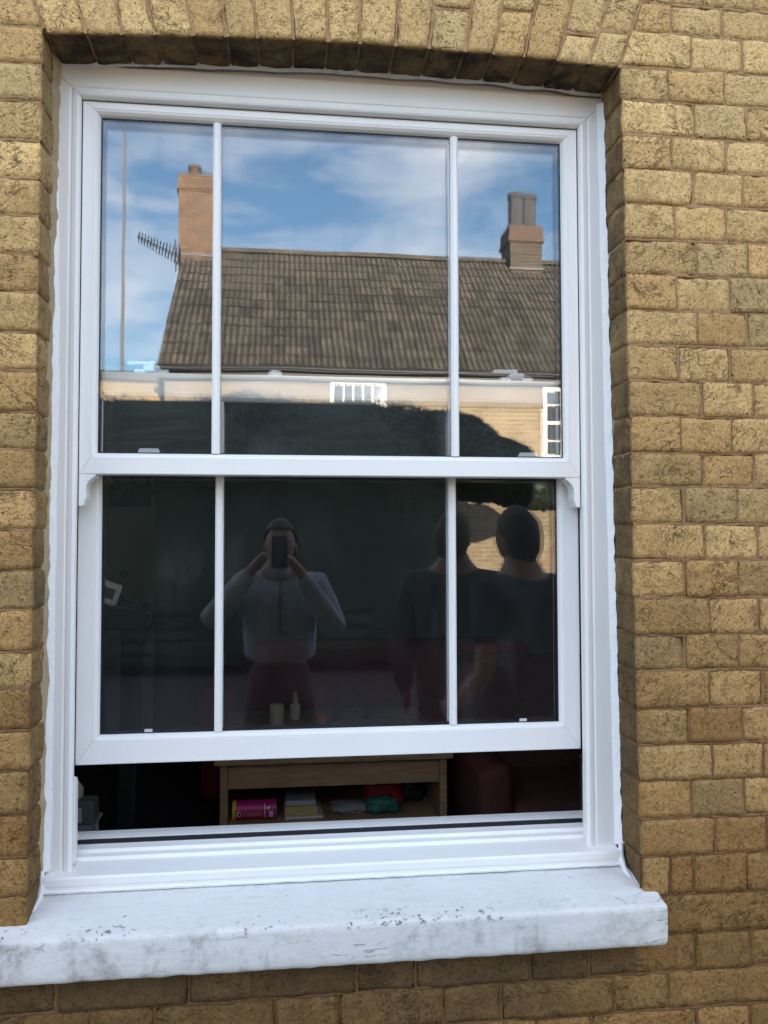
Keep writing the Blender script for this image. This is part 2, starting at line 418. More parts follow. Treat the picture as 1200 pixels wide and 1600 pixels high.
# ------------------------------------------------------------------ the setting
def sheet(name, x0, x1, y0, y1, z, mat, label=None):
    b = MB(); b.add([(x0, y0, z), (x1, y0, z), (x1, y1, z), (x0, y1, z)], [(0, 1, 2, 3)])
    o = b.build(name, mat); o['kind'] = 'structure'; return o
sheet('ground', -400, 400, -400, 400, -0.13, M['asphalt'])
sheet('road', -120, 120, -10.4, -2.6, -0.122, M['asphalt'])
def slabs(name, y0, y1, x0, x1, z0, z1):
    b = MB(); b.box(x0, x1, y0, y1, z0, z1); o = b.build(name, M['paving']); o['kind'] = 'structure'
slabs('pavement', -2.45, 0.0, -60, 60, -0.2, 0.0)
slabs('pavement', -12.2, -10.55, -60, 60, -0.2, 0.0)
for nm, y0, y1 in (('kerb', -2.6, -2.45), ('kerb', -10.55, -10.4)):
    b = MB()
    for k in range(-40, 40):
        b.box(k*.915, k*.915+.905, y0, y1, -.2, .004)
    o = b.build(nm, M['kerb'], bevel=.012); o['kind'] = 'structure'

# ------------------------------------------------------------------ our brick wall
wall = empty('brick_wall', (0, 0, 0), 0, 'weathered yellow stock brick wall around the white sash window', 'wall')

def px(p):
    d = Vector(p)-CAM; z = d.dot(fw)
    return (600+1291.97*d.dot(r2)/z, 800-1291.97*d.dot(u2)/z) if z > .05 else (9e9, 9e9)

def rbox(x0, x1, y0, y1, z0, z1, cell, seed, amp=.0020, rad=.0026, back=False, skew=None):
    """rounded, slightly lumpy brick; skew(x,z)->x'"""
    nx = max(1, round((x1-x0)/cell)); ny = max(1, round((y1-y0)/cell)); nz = max(1, round((z1-z0)/cell))
    if cell > .03: nx, ny, nz = 2, 1, 1
    cx, cyy, cz = (x0+x1)/2, (y0+y1)/2, (z0+z1)/2
    H = Vector(((x1-x0)/2, (y1-y0)/2, (z1-z0)/2))
    idx = {}; V = []; F = []
    sv = Vector((seed*13.7 % 97, seed*7.3 % 89, seed*3.1 % 83))
    def vid(i, j, k):
        key = (i, j, k)
        if key in idx: return idx[key]
        def par(a, n):  # denser near the edges
            return -1+2*a/n
        q = Vector((par(i, nx)*H.x, par(j, ny)*H.y, par(k, nz)*H.z))
        r = rad
        if amp:
            r = rad*(.5+1.1*max(0, .5+noise.noise((q+sv)*38)))
            if noise.noise((q+sv)*16+Vector((5, 5, 5))) > .40: r *= 2.6
        inner = Vector((max(-H.x+r, min(H.x-r, q.x)), max(-H.y+r, min(H.y-r, q.y)), max(-H.z+r, min(H.z-r, q.z))))
        d = q-inner
        if d.length > 1e-9:
            dn = d.normalized(); q = inner+dn*r
            if amp:
                q += dn*amp*(noise.noise((q+sv)*22)+.7*noise.noise((q+sv)*55))
                if abs(dn.y) < .8: q += Vector((dn.x, 0, dn.z))*.0016*(noise.noise((q+sv)*70)+.6)
        if amp:
            q.z += .0016*noise.noise(Vector((q.x*9, 0, seed)))
        p = Vector((q.x+cx, q.y+cyy, q.z+cz))
        if skew: p = skew(p)
        idx[key] = len(V); V.append(p); return idx[key]
    for i in range(nx):
        for k in range(nz):
            F.append((vid(i, 0, k), vid(i+1, 0, k), vid(i+1, 0, k+1), vid(i, 0, k+1)))
            if back: F.append((vid(i, ny, k), vid(i, ny, k+1), vid(i+1, ny, k+1), vid(i+1, ny, k)))
    for j in range(ny):
        for k in range(nz):
            F.append((vid(0, j, k), vid(0, j, k+1), vid(0, j+1, k+1), vid(0, j+1, k)))
            F.append((vid(nx, j, k), vid(nx, j+1, k), vid(nx, j+1, k+1), vid(nx, j, k+1)))
    for i in range(nx):
        for j in range(ny):
            F.append((vid(i, j, 0), vid(i, j+1, 0), vid(i+1, j+1, 0), vid(i+1, j, 0)))
            F.append((vid(i, j, nz), vid(i+1, j, nz), vid(i+1, j+1, nz), vid(i, j+1, nz)))
    return V, F

PT = MB()
def pointing(a, b_):
    """weathered ribbon of pointing along a joint; narrow cracks stay open beside it"""
    a, b_ = Vector(a), Vector(b_); d = b_-a; L_ = d.length
    if L_ < .01: return
    d.normalize(); s_ = Vector((d.z, 0, -d.x)); n = max(2, int(L_/.006)); V = []; F = []
    for i in range(n+1):
        q = a+(b_-a)*i/n; k = Vector((q.x*34, q.z*34, 0)); k2 = Vector((q.x*110, 7, q.z*110))
        w1 = .0036+.0030*noise.noise(k)+.0012*noise.noise(k2); w2 = .0036+.0030*noise.noise(k+Vector((9, 9, 9)))+.0012*noise.noise(k2+Vector((3, 3, 3)))
        if noise.noise(Vector((q.x*13, q.z*13, 4))) > .22: w1 += .0030
        if noise.noise(Vector((q.x*13, q.z*13, 8))) > .22: w2 += .0030
        y = .0016+.0018*noise.noise(k+Vector((2, 0, 5)))+.0010*noise.noise(k2)
        for off, yy in ((-w1, .013), (-w1*.96, y+.0016), (-w1*.5, y), (w2*.5, y+.0004), (w2*.96, y+.0016), (w2, .013)):
            V.append((q.x+s_.x*off, yy, q.z+s_.z*off))
    for i in range(n):
        for j in range(5): F.append((i*6+j, i*6+j+1, (i+1)*6+j+1, (i+1)*6+j))
    PT.add(V, F, True)
stuffV = []; stuffF = []; stuffT = []
nbrick = 0
brng = random.Random(11)
def brick(x0, x1, z0, z1, depth=.105, skew=None, joint=.0062, y0=None, jx0=None, jx1=None, soot_shade=None):
    global nbrick
    g = joint/2
    jz = brng.uniform(-.0012, .0012)
    X0 = x0+(g if jx0 is None else jx0)+brng.uniform(-.0015, .0015); X1 = x1-(g if jx1 is None else jx1)+brng.uniform(-.0015, .0015)
    Z0 = z0+g*.9+jz; Z1 = z1-g*.9+jz
    if X1-X0 < .015: return
    yy = brng.uniform(-.0025, .0025) if y0 is None else y0
    pts = [px(skew(Vector((a, 0, c))) if skew else (a, 0, c)) for a in (X0, X1) for c in (Z0, Z1)]
    vis = max(p[0] for p in pts) > -25 and min(p[0] for p in pts) < 1225 and max(p[1] for p in pts) > -25 and min(p[1] for p in pts) < 1625
    tint = brng.random(); seed = brng.uniform(0, 1000)
    if vis:
        V, F = rbox(X0, X1, yy, yy+depth, Z0, Z1, .011, seed, skew=skew)
        me = bpy.data.meshes.new('brick'); me.from_pydata([tuple(v) for v in V], [], F)
        me.polygons.foreach_set('use_smooth', [True]*len(F))
        a = me.attributes.new('tint', 'FLOAT', 'POINT'); a.data.foreach_set('value', [tint]*len(V))
        if soot_shade is not None:
            a = me.attributes.new('soot_shade', 'FLOAT', 'POINT'); a.data.foreach_set('value', [soot_shade(v) for v in V])
        me.materials.append(M['brick']); me.update()
        o = bpy.data.objects.new('brick', me); COL.objects.link(o); o.parent = wall
        f_ = skew or (lambda p: p)
        if jx1 is None: pointing(f_(Vector((x1, 0, z0))), f_(Vector((x1, 0, z1))))
        if soot_shade is None or skew is None: pointing(f_(Vector((x0, 0, z0))), f_(Vector((x1, 0, z0))))
        elif z0 > 2.66: pointing(f_(Vector((x0, 0, z0))), f_(Vector((x1, 0, z0))))
        nbrick += 1
    else:
        V, F = rbox(X0, X1, yy, yy+depth, Z0, Z1, .05, seed, amp=0, rad=.004, skew=skew)
        b = len(stuffV); stuffV.extend(tuple(v) for v in V); stuffF.extend([tuple(i+b for i in f) for f in F]); stuffT.extend([tint]*len(V))

ZR = [2.795, 2.727, 2.649, 2.573, 2.495, 2.420, 2.343, 2.264, 2.186, 2.107, 2.031, 1.953, 1.875, 1.796, 1.7225, 1.641, 1.563, 1.482, 1.403, 1.326, 1.246, 1.169, 1.094, 1.013, .935, .853, .771, .693, .616]
ZL = [2.788, 2.720, 2.643, 2.566, 2.490, 2.410, 2.333, 2.256, 2.179, 2.101, 2.021, 1.945, 1.864, 1.787, 1.710, 1.630, 1.551, 1.471, 1.390, 1.318, 1.2375, 1.161, 1.077, .994, .921, .846, .771, .693, .616]
# joints at the right of the window, top course first (course i lies between ZR[i] and ZR[i+1])
JR = [[.848, .968], [.893, 1.014], [.842, .97], [.899, 1.021], [.846, .971], [.893, 1.012], [.851, .971], [.9, 1.019], [.851, .974], [.898, 1.015],
      [.853, .973], [.906, 1.026], [.855, .974], [.906, 1.026], [.861, .984], [.907, 1.029], [.861, .98], [.915, 1.03], [.858, .981], [.913, 1.034],
      [.865, .985], [.916, 1.032], [.867, .988], [.919, 1.036], [.817, .869, .989], [1.075], [.87, .994], [.809, 1.05]]
XMIN, XMAX = -2.0, 2.6
def arrisL(z): return -.488-.0043*(2.62-z)
def arrisR(z): return .733+.0125*(2.62-z)
SK_L = lambda z: -.483-.34*(z-2.636)   # skewbacks of the arch
SK_R = lambda z: .730+.35*(z-2.648)
def run(x, xe, z0, z1, widths, start=0):
    k = start
    sgn = 1 if xe > x else -1
    while (xe-x)*sgn > .02:
        wd = widths[k % len(widths)]*brng.uniform(.97, 1.03); n = x+sgn*wd
        if (xe-n)*sgn < .03: n = xe
        brick(min(x, n), max(x, n), z0, z1); x = n; k += 1
for i in range(len(ZR)-1):
    zr1, zr0 = ZR[i], ZR[i+1]; zl1, zl0 = ZL[i], ZL[i+1]
    zm = (zr0+zr1)/2
    if i <= 1:       # beside the arch
        sk = lambda p, zc=zm: p
        xs = [SK_R(zm)]+JR[i]
        def skr(p, xl=SK_R(zm), x1=JR[i][0], zc=zm):
            t = max(0, 1-(p.x-xl)/(x1-xl)); return Vector((p.x+.35*(p.z-zc)*t, p.y, p.z))
        brick(xs[0], xs[1], zr0, zr1, skew=skr); brick(xs[1], xs[2], zr0, zr1); run(xs[2], XMAX, zr0, zr1, [.121])
        xl = SK_L((zl0+zl1)/2)
        def skl(p, a=xl-.13, b_=xl, zc=(zl0+zl1)/2):
            t = max(0, min(1, (p.x-a)/(b_-a))); return Vector((p.x-.34*(p.z-zc)*t, p.y, p.z))
        brick(xl-.13-.02*(i % 2), xl, zl0, zl1, skew=skl); run(xl-.13-.02*(i % 2), XMIN, zl0, zl1, [.121])
    elif i <= 24:    # window jambs
        ax = arrisR(zm)
        if i == 24: ax = .757
        xs = [ax]+JR[i]
        for a, b_ in zip(xs[:-1], xs[1:]): brick(a, b_, zr0, zr1, depth=.118, jx0=0 if a == ax else None, soot_shade=(lambda v, q=a: .80 if v.y > .005 and abs(v.x-q) < .006 else 0.0) if a == ax else None)  # reveal face: dirt wash and recess shade painted as one tone
        run(xs[-1], XMAX, zr0, zr1, [.121])
        al = arrisL((zl0+zl1)/2)
        wd = .118 if i % 2 else .15
        brick(al-wd, al, zl0, zl1, depth=.118, jx1=0, soot_shade=lambda v, q=al: .52 if v.y > .005 and abs(v.x-q) < .006 else 0.0); run(al-wd, XMIN, zl0, zl1, [.121])  # left reveal, same painted dirt and shade, weaker
    elif i == 25:    # beside the stone sill
        brick(.79, 1.075, zr0, zr1); run(1.075, XMAX, zr0, zr1, [.121, .225])
        run(-.62, XMIN, zl0, zl1, [.225, .121])
    elif i == 26:
        xs = [-.555, -.434, -.185, -.058, .147, .269, .51, .634, .87, .994]
        for a, b_ in zip(xs[:-1], xs[1:]): brick(a, b_, zr0, zr1, soot_shade=(lambda v: .72 if v.x < .74 else .1))  # algae stain together with painted shade below the sill
        run(xs[-1], XMAX, zr0, zr1, [.23, .121]); run(xs[0], XMIN, zr0, zr1, [.23, .121])
    elif i == 27:
        xs = [-.61, -.374, -.25, -.013, .112, .324, .447, .689, .809, 1.05]
        for a, b_ in zip(xs[:-1], xs[1:]): brick(a, b_, zr0, zr1, soot_shade=(lambda v: .45 if v.x < .6 else .12))  # fainter stain and painted sill shade one course down
        run(xs[-1], XMAX, zr0, zr1, [.121, .23]); run(xs[0], XMIN, zr0, zr1, [.121, .23])
z = .616; k = 0
while z > .02:
    xs0 = .872 if k % 2 == 0 else .81
    run(xs0, XMAX, z-.077, z, [.118, .235], k % 2); run(xs0, XMIN, z-.077, z, [.235, .12], k % 2)
    z -= .077; k += 1
# cambered arch of brick on edge
VB = [-.482, -.404, -.329, -.267, -.191, -.122, -.057, .017, .088, .157, .232, .306, .383, .446, .514, .589, .660, .729]
def soff(x):
    return 2.636+.012*(x+.485)/1.213+.019*max(0, 1-((x-.12)/.61)**2)
H_ARCH = .232
for i in range(len(VB)-1):
    a, b_ = VB[i], VB[i+1]
    def skv(p, z0=2.64):
        t = p.z-z0; xx = p.x+t*.345*(p.x-.123)/.607
        return Vector((xx, p.y, p.z+soff(xx)-z0-.0015))
    cuts = {13: [.098], 15: [.062], 16: [.075], 11: [.088]}.get(i, [])
    zs = [2.64]+[2.64+c for c in cuts]+[2.64+H_ARCH]
    for z0, z1 in zip(zs[:-1], zs[1:]):
        brick(a, b_, z0 - (.003 if z0 == 2.64 else 0), z1, depth=.118, skew=skv, soot_shade=(lambda v: 1.0 if v.y > .006 and v.z < soff(v.x)+.012 else 0.0))  # soffit soot with its own shade painted in
# courses above the arch
z = 2.795; k = 0
while z < 3.55:
    z1 = z+.0765
    if z < 2.64+H_ARCH-.02:
        run(SK_R(z+.04)+.005, XMAX, z, z1, [.15, .121] if k % 2 else [.121]); run(SK_L(z+.04)-.005, XMIN, z, z1, [.15, .121] if k % 2 else [.121])
    else:
        run(XMIN, XMAX, z+.012, z1+.012, [.121], k % 2)
    z = z1; k += 1
me = bpy.data.meshes.new('brickwork'); me.from_pydata(stuffV, [], stuffF)
a = me.attributes.new('tint', 'FLOAT', 'POINT'); a.data.foreach_set('value', stuffT); me.update()
o = link('brickwork', me, M['brick'], wall, 'stuff')

PT.build('mortar', M['mortar'], wall, auto=False)
# mortar bed behind the brick faces, rough
def grid(name, fn, nu, nv, mat, parent, skip=None, kind=None):
    V = [fn(i/nu, j/nv) for j in range(nv+1) for i in range(nu+1)]
    F = []
    for j in range(nv):
        for i in range(nu):
            if skip and skip((i+.5)/nu, (j+.5)/nv): continue
            F.append((j*(nu+1)+i, j*(nu+1)+i+1, (j+1)*(nu+1)+i+1, (j+1)*(nu+1)+i))
    me = bpy.data.meshes.new(name); me.from_pydata(V, [], F); me.polygons.foreach_set('use_smooth', [True]*len(F)); me.update()
    return link(name, me, mat, parent, kind)
def mort_y(x, z):
    return .0098+.0020*noise.noise(Vector((x*22, z*22, 1.3)))+.0016*noise.noise(Vector((x*85, z*85, 7.7)))
def mpart(x0, x1, z0, z1, cell):
    nu = max(1, int((x1-x0)/cell)); nv = max(1, int((z1-z0)/cell))
    def fn(u, v):
        zz = z0+(z1-z0)*v
        a = arrisR(zz)+.0035 if x0 == .752 and .93 < zz < 2.63 else x0
        e = arrisL(zz)-.0035 if x1 == -.496 and .87 < zz < 2.62 else x1
        x = a+(e-a)*u
        return (x, mort_y(x, zz), zz)
    grid('mortar', fn, nu, nv, M['mortar'], wall)
mpart(.752, 1.25, .3, 3.0, .0085); mpart(-.85, -.496, .3, 3.0, .0085); mpart(-.496, .752, 2.672, 3.0, .0085); mpart(-.496, .752, .3, .80, .0085)
mpart(1.25, XMAX, 0, 3.6, .05); mpart(XMIN, -.85, 0, 3.6, .05); mpart(-.85, 1.25, 3.0, 3.6, .05); mpart(-.85, 1.25, 0, .3, .05)
# reveal mortar: left and right jamb, soffit
def mrev(side):
    def fn(u, v):
        zz = .86+(2.66-.86)*v; y = .004+.14*u
        x = arrisL(zz)-.0028 if side < 0 else arrisR(zz)+.0028
        if zz < .94 and side > 0: x = .761
        dx = .0032*noise.noise(Vector((y*26, zz*26, 3.3+side)))+.0022*noise.noise(Vector((y*80, zz*80, 9)))
        return (x-side*dx, y, zz)
    grid('mortar', fn, 14, 200, M['mortar'], wall)
mrev(-1); mrev(1)
def msof(u, v):
    x = -.49+1.23*u; y = .004+.15*v
    return (x, y, soff(x)+.004+.003*noise.noise(Vector((x*26, y*26, 4))))
grid('mortar', msof, 120, 14, M['mortar'], wall)
# pale mortar fillet along the back of the reveals
def fil(side):
    def fn(u, v):
        zz = .93+(2.645-.93)*v
        j = (arrisL(zz) if side < 0 else arrisR(zz))
        n1 = noise.noise(Vector((zz*11, side*3.0, .2))); n2 = noise.noise(Vector((zz*37, side*3.0, 5)))
        w1 = .009+.009*max(0, n1)+.003*n2 if side < 0 else .004+.003*max(0, n1)
        yb = .1235; ya = (.078 if side < 0 else .098)-.016*max(0, n1)-.006*n2
        t = u
        x = j-side*(.001+w1*t**.7)
        y = ya+(yb-ya)*t+.001*n2
        return (x+side*.004*(1-t), y, zz)
    grid('mortar_fillet', fn, 5, 330, M['fillet'], wall)
fil(-1); fil(1)

# ------------------------------------------------------------------ the house this wall belongs to
shell = empty('terraced_house', (0, 0, 0), 0, 'yellow brick house that the sash window belongs to, ridged tile roof above', 'house')
b = MB()
b.box(-7.2, XMIN, .012, .30, -.1, 4.78); b.box(XMAX, 4.83, .012, .30, -.1, 4.78); b.box(XMIN, XMAX, .012, .30, 3.598, 4.78)
b.box(-7.2, -6.9, .30, 6.0, -.1, 4.78); b.box(4.53, 4.83, .30, 6.0, -.1, 4.78); b.box(-6.9, 4.53, 5.7, 6.0, -.1, 4.78)
b.build('wall', M['shellb'], shell)
b = MB()   # inner leaf behind the facing bricks
b.box(XMIN, -.50, .10, .30, -.1, 3.598); b.box(.765, XMAX, .10, .30, -.1, 3.598); b.box(-.50, .765, .10, .30, -.1, .86); b.box(-.50, .765, .16, .30, 2.70, 3.598)
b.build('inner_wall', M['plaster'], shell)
b = MB(); b.prism([(-.25, 4.65), (3.0, 6.24), (6.25, 4.65), (6.25, 4.8), (3.0, 6.39), (-.25, 4.8)], 'x', -7.3, 4.84)
b.build('roof', M['tile'], shell)
b = MB(); b.prism([(.02, 4.78), (5.98, 4.78), (3.0, 6.235)], 'x', -7.19, -6.95); b.build('gable', M['shellb'], shell)
b = MB(); b.prism([(.02, 4.78), (5.98, 4.78), (3.0, 6.235)], 'x', 4.58, 4.82); b.build('gable', M['shellb'], shell)
# ------------------------------------------------------------------ room behind the window
def room():
    X0, X1, Y0, Y1, Z0, Z1 = -1.75, 2.2, .302, 3.75, .25, 2.75
    def q(name, P, mat):
        b = MB(); b.add(P, [(0, 1, 2, 3)]); o = b.build(name, mat); o['kind'] = 'structure'
    b = MB(); b.box(X0-.1, X1+.1, Y0, Y1+.1, Z0-.1, Z0); o = b.build('interior_floor', M['carpet']); o['kind'] = 'structure'
    b = MB(); b.box(X0-.1, X1+.1, Y0, Y1+.1, Z1, Z1+.1); o = b.build('ceiling', M['ceil']); o['kind'] = 'structure'
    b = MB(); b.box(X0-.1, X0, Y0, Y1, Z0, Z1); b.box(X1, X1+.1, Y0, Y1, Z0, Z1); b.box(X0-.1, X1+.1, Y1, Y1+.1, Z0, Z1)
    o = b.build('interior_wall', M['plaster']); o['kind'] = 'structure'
room()

# ------------------------------------------------------------------ sash window
win = empty('sash_window', (.12, .11, .92), 0, 'white plastic sliding sash window with its lower sash raised a little', 'window')
win_inv = Matrix.Translation(-Vector(win.location))
def wpart(b, name, mat, parent=None, bevel=0.0, seg=2, off=None):
    o = b.build(name, mat, parent or win, bevel, seg)
    o.matrix_parent_inverse = Matrix.Identity(4)
    if parent is None: o.location = -Vector(win.location)
    return o
def mitred(b, x0, x1, z0, z1, prof, gap=.0004, sides='LRTB', ext=None):
    """prof: closed polygon (inset from the outer edge, y). Four mitred lengths round the rectangle."""
    n = len(prof)
    def side(f):
        V = [f(d, y, 0) for d, y in prof]+[f(d, y, 1) for d, y in prof]
        F = [tuple(range(n))[::-1], tuple(range(n, 2*n))]+[(i, (i+1) % n, n+(i+1) % n, n+i) for i in range(n)]
        b.add(V, F)
    g = gap
    if 'L' in sides: side(lambda d, y, e: (x0+d, y, (z1-d-g) if e else (z0+d+g)))
    if 'R' in sides: side(lambda d, y, e: (x1-d, y, (z1-d-g) if e else (z0+d+g)))
    if 'T' in sides: side(lambda d, y, e: ((x1-d-g) if e else (x0+d+g), y, z1-d))
    if 'B' in sides: side(lambda d, y, e: ((x1-d-g) if e else (x0+d+g), y, z0+d))
# outer frame: flat face, ovolo bead, deep channel. Left, right and head lengths
FP = [(0, .112), (.047, .1105), (.049, .1135), (.0515, .1135), (.053, .1105), (.062, .109), (.0665, .111), (.069, .1155), (.069, .127), (.055, .129), (.055, .176), (.020, .180), (.020, .262), (0, .262)]
FX0, FX1, FZ1 = -.507, .745, 2.635
b = MB(); mitred(b, FX0, FX1, .60, FZ1, FP, .0003, 'LRT')
# cut the jamb feet at the sill: rebuild lengths by clamping low vertices
b.v = [(x, y, max(z_, .916)) for x, y, z_ in b.v]
wpart(b, 'frame', M['pvc'], bevel=.0012)
# head packing behind the brick soffit
b = MB(); b.box(FX0+.004, FX1-.004, .125, .255, FZ1, 2.70); wpart(b, 'head_packer', M['pvc'])
# plastic sill of the frame
SP = [(.088, .889), (.0885, .898), (.0865, .901), (.087, .914), (.0895, .9185), (.112, .9215), (.150, .9275), (.153, .9345), (.172, .936), (.175, .9425), (.192, .944),
      (.1945, .9450), (.199, .9450), (.200, .9405), (.216, .9415), (.217, .951), (.240, .953), (.262, .953), (.262, .870), (.13, .870)]
b = MB(); b.prism(SP, 'x', -.488, .742); wpart(b, 'frame_sill', M['pvc'], bevel=.001)
b = MB(); b.box(-.45, .70, .2105, .2166, .9415, .9502); wpart(b, 'weather_seal', M['dblack'])
# jamb channels seen beside the sashes and the little travel stops
for x0_, x1_ in ((-.4515, -.4355), (.6805, .6895)):
    b = MB(); b.prism([(.128, .930), (.152, .930), (.152, 1.092), (.146, 1.106), (.128, 1.112)], 'x', x0_, x1_)
    wpart(b, 'travel_stop', M['pvc'], bevel=.0015)

def glazing(b, x0, x1, z0, z1, yf, yg, wst, wtop, wbot, thick):
    """sash members as four mitred lengths, each width own"""
    def mem(P):  # P: list of (corner pairs)
        pass
    # member cross section, t in 0..1 from the outer edge to the glass
    def sect(wd):
        bd = .0125
        return [(0, yf+.0015), (.0015, yf), (wd-bd-.0012, yf), (wd-bd-.0006, yf+.0016), (wd-bd+.0006, yf+.0016), (wd-bd+.001, yf+.0004), (wd-bd+.004, yf+.0012), (wd-.0035, yf+.0065), (wd-.001, yf+.0115), (wd, yg), (wd, yf+thick), (0, yf+thick)]
    SL, ST, SB = sect(wst), sect(wtop), sect(wbot)
    n = len(SL)
    def add(f0, f1):
        V = [f0(i) for i in range(n)]+[f1(i) for i in range(n)]
        b.add(V, [tuple(range(n))[::-1], tuple(range(n, 2*n))]+[(i, (i+1) % n, n+(i+1) % n, n+i) for i in range(n)])
    g = .0004
    add(lambda i: (x0+SL[i][0], SL[i][1], z0+SB[i][0]+g), lambda i: (x0+SL[i][0], SL[i][1], z1-ST[i][0]-g))
    add(lambda i: (x1-SL[i][0], SL[i][1], z0+SB[i][0]+g), lambda i: (x1-SL[i][0], SL[i][1], z1-ST[i][0]-g))
    add(lambda i: (x0+SL[i][0]+g, ST[i][1], z1-ST[i][0]), lambda i: (x1-SL[i][0]-g, ST[i][1], z1-ST[i][0]))
    add(lambda i: (x0+SL[i][0]+g, SB[i][1], z0+SB[i][0]), lambda i: (x1-SL[i][0]-g, SB[i][1], z0+SB[i][0]))
def sash(name, x0, x1, z0, z1, yf, wst, wtop, wbot, thick, bars, outer=None):
    yg = yf+.0135
    b = MB(); glazing(b, x0, x1, z0, z1, yf, yg, wst, wtop, wbot, thick)
    s = wpart(b, name, M['pvc'])
    gx0, gx1, gz0, gz1 = x0+wst, x1-wst, z0+wbot, z1-wtop
    # black gasket line round the glass
    b = MB(); e = .0022
    b.box(gx0+.0003, gx0+e, yg-.001, yg+.003, gz0+.0003, gz1-.0003); b.box(gx1-e, gx1-.0003, yg-.001, yg+.003, gz0+.0003, gz1-.0003)
    b.box(gx0+e, gx1-e, yg-.001, yg+.003, gz1-e*1.3, gz1-.0003); b.box(gx0+e, gx1-e, yg-.001, yg+.003, gz0+.0003, gz0+e)
    b.build('gasket', M['gasket'], s)
    # double glazing: two panes a little out of parallel, spacer between
    for k, (ya, mat) in enumerate(((yg, outer or M['glass_out']), (yg+.022, M['glass_in']))):
        b = MB(); tilt = .0004*k
        P = []
        for yy in (ya+.0005, ya+.0045):
            for (xx, zz) in ((gx0-.004, gz0-.004), (gx1+.004, gz0-.004), (gx1+.004, gz1+.004), (gx0-.004, gz1+.004)):
                P.append((xx, yy+tilt*(zz-gz0)*.8-tilt*(xx-gx0)*1.1, zz))
        b.add(P, [(0, 1, 2, 3), (7, 6, 5, 4), (0, 4, 5, 1), (1, 5, 6, 2), (2, 6, 7, 3), (3, 7, 4, 0)])
        b.build('glass_pane', mat, s)
    b = MB(); sp_ = .006
    ys0, ys1 = yg+.006, yg+.0205
    b.box(gx0-.002, gx0+sp_*.5, ys0, ys1, gz0-.002, gz1+.002); b.box(gx1-sp_*.5, gx1+.002, ys0, ys1, gz0-.002, gz1+.002)
    b.box(gx0+sp_*.5, gx1-sp_*.5, ys0, ys1, gz0-.002, gz0+sp_*.5); b.box(gx0+sp_*.5, gx1-sp_*.5, ys0, ys1, gz1-sp_*.5, gz1+.002)
    b.build('spacer', M['gasket'], s)
    for xb in bars:
        b = MB()
        hw = .0088
        for ysgn, base in ((-1, yg+.0003), ):
            b.prism([(xb-hw, base), (xb-hw, base-.004), (xb-hw+.0022, base-.0062), (xb-hw+.0048, base-.0062), (xb-.0042, base-.0095), (xb+.0042, base-.0095), (xb+hw-.0048, base-.0062), (xb+hw-.0022, base-.0062), (xb+hw, base-.004), (xb+hw, base)], 'z', gz0+.0004, gz1-.0004)
        b.prism([(xb-hw, yg+.028), (xb+hw, yg+.028), (xb+hw-.004, yg+.037), (xb-hw+.004, yg+.037)], 'z', gz0+.0004, gz1-.0004)
        b.build('glazing_bar', M['pvc'], s)
        b = MB(); b.box(xb-.006, xb+.006, yg+.0062, yg+.0198, gz0+.004, gz1-.004); b.build('bar_spacer', M['pvc'], s)
    return s
us = sash('upper_sash', -.4365, .6745, 1.751, 2.5645, .126, .0365, .0295, .0465, .045, [-.1500, .3850])
ls = sash('lower_sash', -.4505, .6900, 1.1205, 1.984, .184, .0490, .0610, .0620, .045, [-.1455, .3885], glass_material('window_glass_lower', .022, 7.7))
# sash horns
def horn(sx, xo):
    prof = [(0, 1.7515), (.0355, 1.7515), (.0345, 1.7465), (.0275, 1.7425), (.0195, 1.7345), (.0150, 1.7240), (.0150, 1.7130), (.0165, 1.7040), (.0150, 1.6960), (.0115, 1.6925), (.0115, 1.6870), (.0085, 1.6830), (0, 1.6830)]
    b = MB(); b.prism([(xo+sx*(a-.0), z_-.0004) for a, z_ in prof], 'y', .1275, .169); b.build('horn', M['pvc'], us, bevel=.0012)
horn(1, -.4365); horn(-1, .6745)
# fittings on the meeting rails
def lock(xc, flip):
    s = -1 if flip else 1
    b = MB(); z0 = 1.984
    b.box(xc-.025, xc-.010, .196, .226, z0, z0+.009); b.box(xc+.010, xc+.025, .196, .226, z0, z0+.009)
    b.prism([(xc-.012, z0+.007), (xc+.012, z0+.007), (xc+.012, z0+.0155), (xc+.009, z0+.018), (xc-.009, z0+.018), (xc-.012, z0+.0155)], 'y', .196, .226)
    b.lathe([(.0045, 0), (.0045, .010), (.003, .011)], (xc, .211, z0+.018), 12)
    b.prism([(xc-.036, z0+.020), (xc-.004, z0+.020), (xc-.004, z0+.027), (xc-.032, z0+.027), (xc-.037, z0+.0245)], 'y', .204, .219)
    b.v = [(xc+(x-xc)*1.5, y, z0+(z_-z0)*1.1) for x, y, z_ in b.v]; b.build('sash_lock', M['hard'], ls, bevel=.0012)
lock(-.298, False); lock(.547, True)
b = MB(); b.tube([(.566, .209, 2.004), (.580, .209, 1.998), (.592, .209, 1.992)], .0022, 6); b.build('lock_lever', M['steel'], ls)
for xc in (-.298, .566):
    b = MB(); z0 = 1.7975
    b.prism([(xc-.029, z0-.003), (xc+.029, z0-.003), (xc+.029, z0+.003), (xc+.017, z0+.004), (xc+.014, z0+.0115), (xc-.014, z0+.0115), (xc-.017, z0+.004), (xc-.029, z0+.003)], 'y', .1715, .1745)
    b.v = [(xc+(x-xc)*1.45, y, z0+(z_-z0)*1.3) for x, y, z_ in b.v]; b.build('lock_keep', M['hard'], us, bevel=.0008)
b = MB(); b.lathe([(.0165, 0), (.0165, .008), (.0145, .0135), (.009, .0155)], (-.022, .208, 1.984), 20); b.build('tilt_knob', M['hard'], ls)
for xc in (-.298, .556):
    b = MB(); b.box(xc-.0085, xc+.0085, .199, .2035, 1.1845, 1.1905); b.build('glazing_clip', M['hard'], ls)

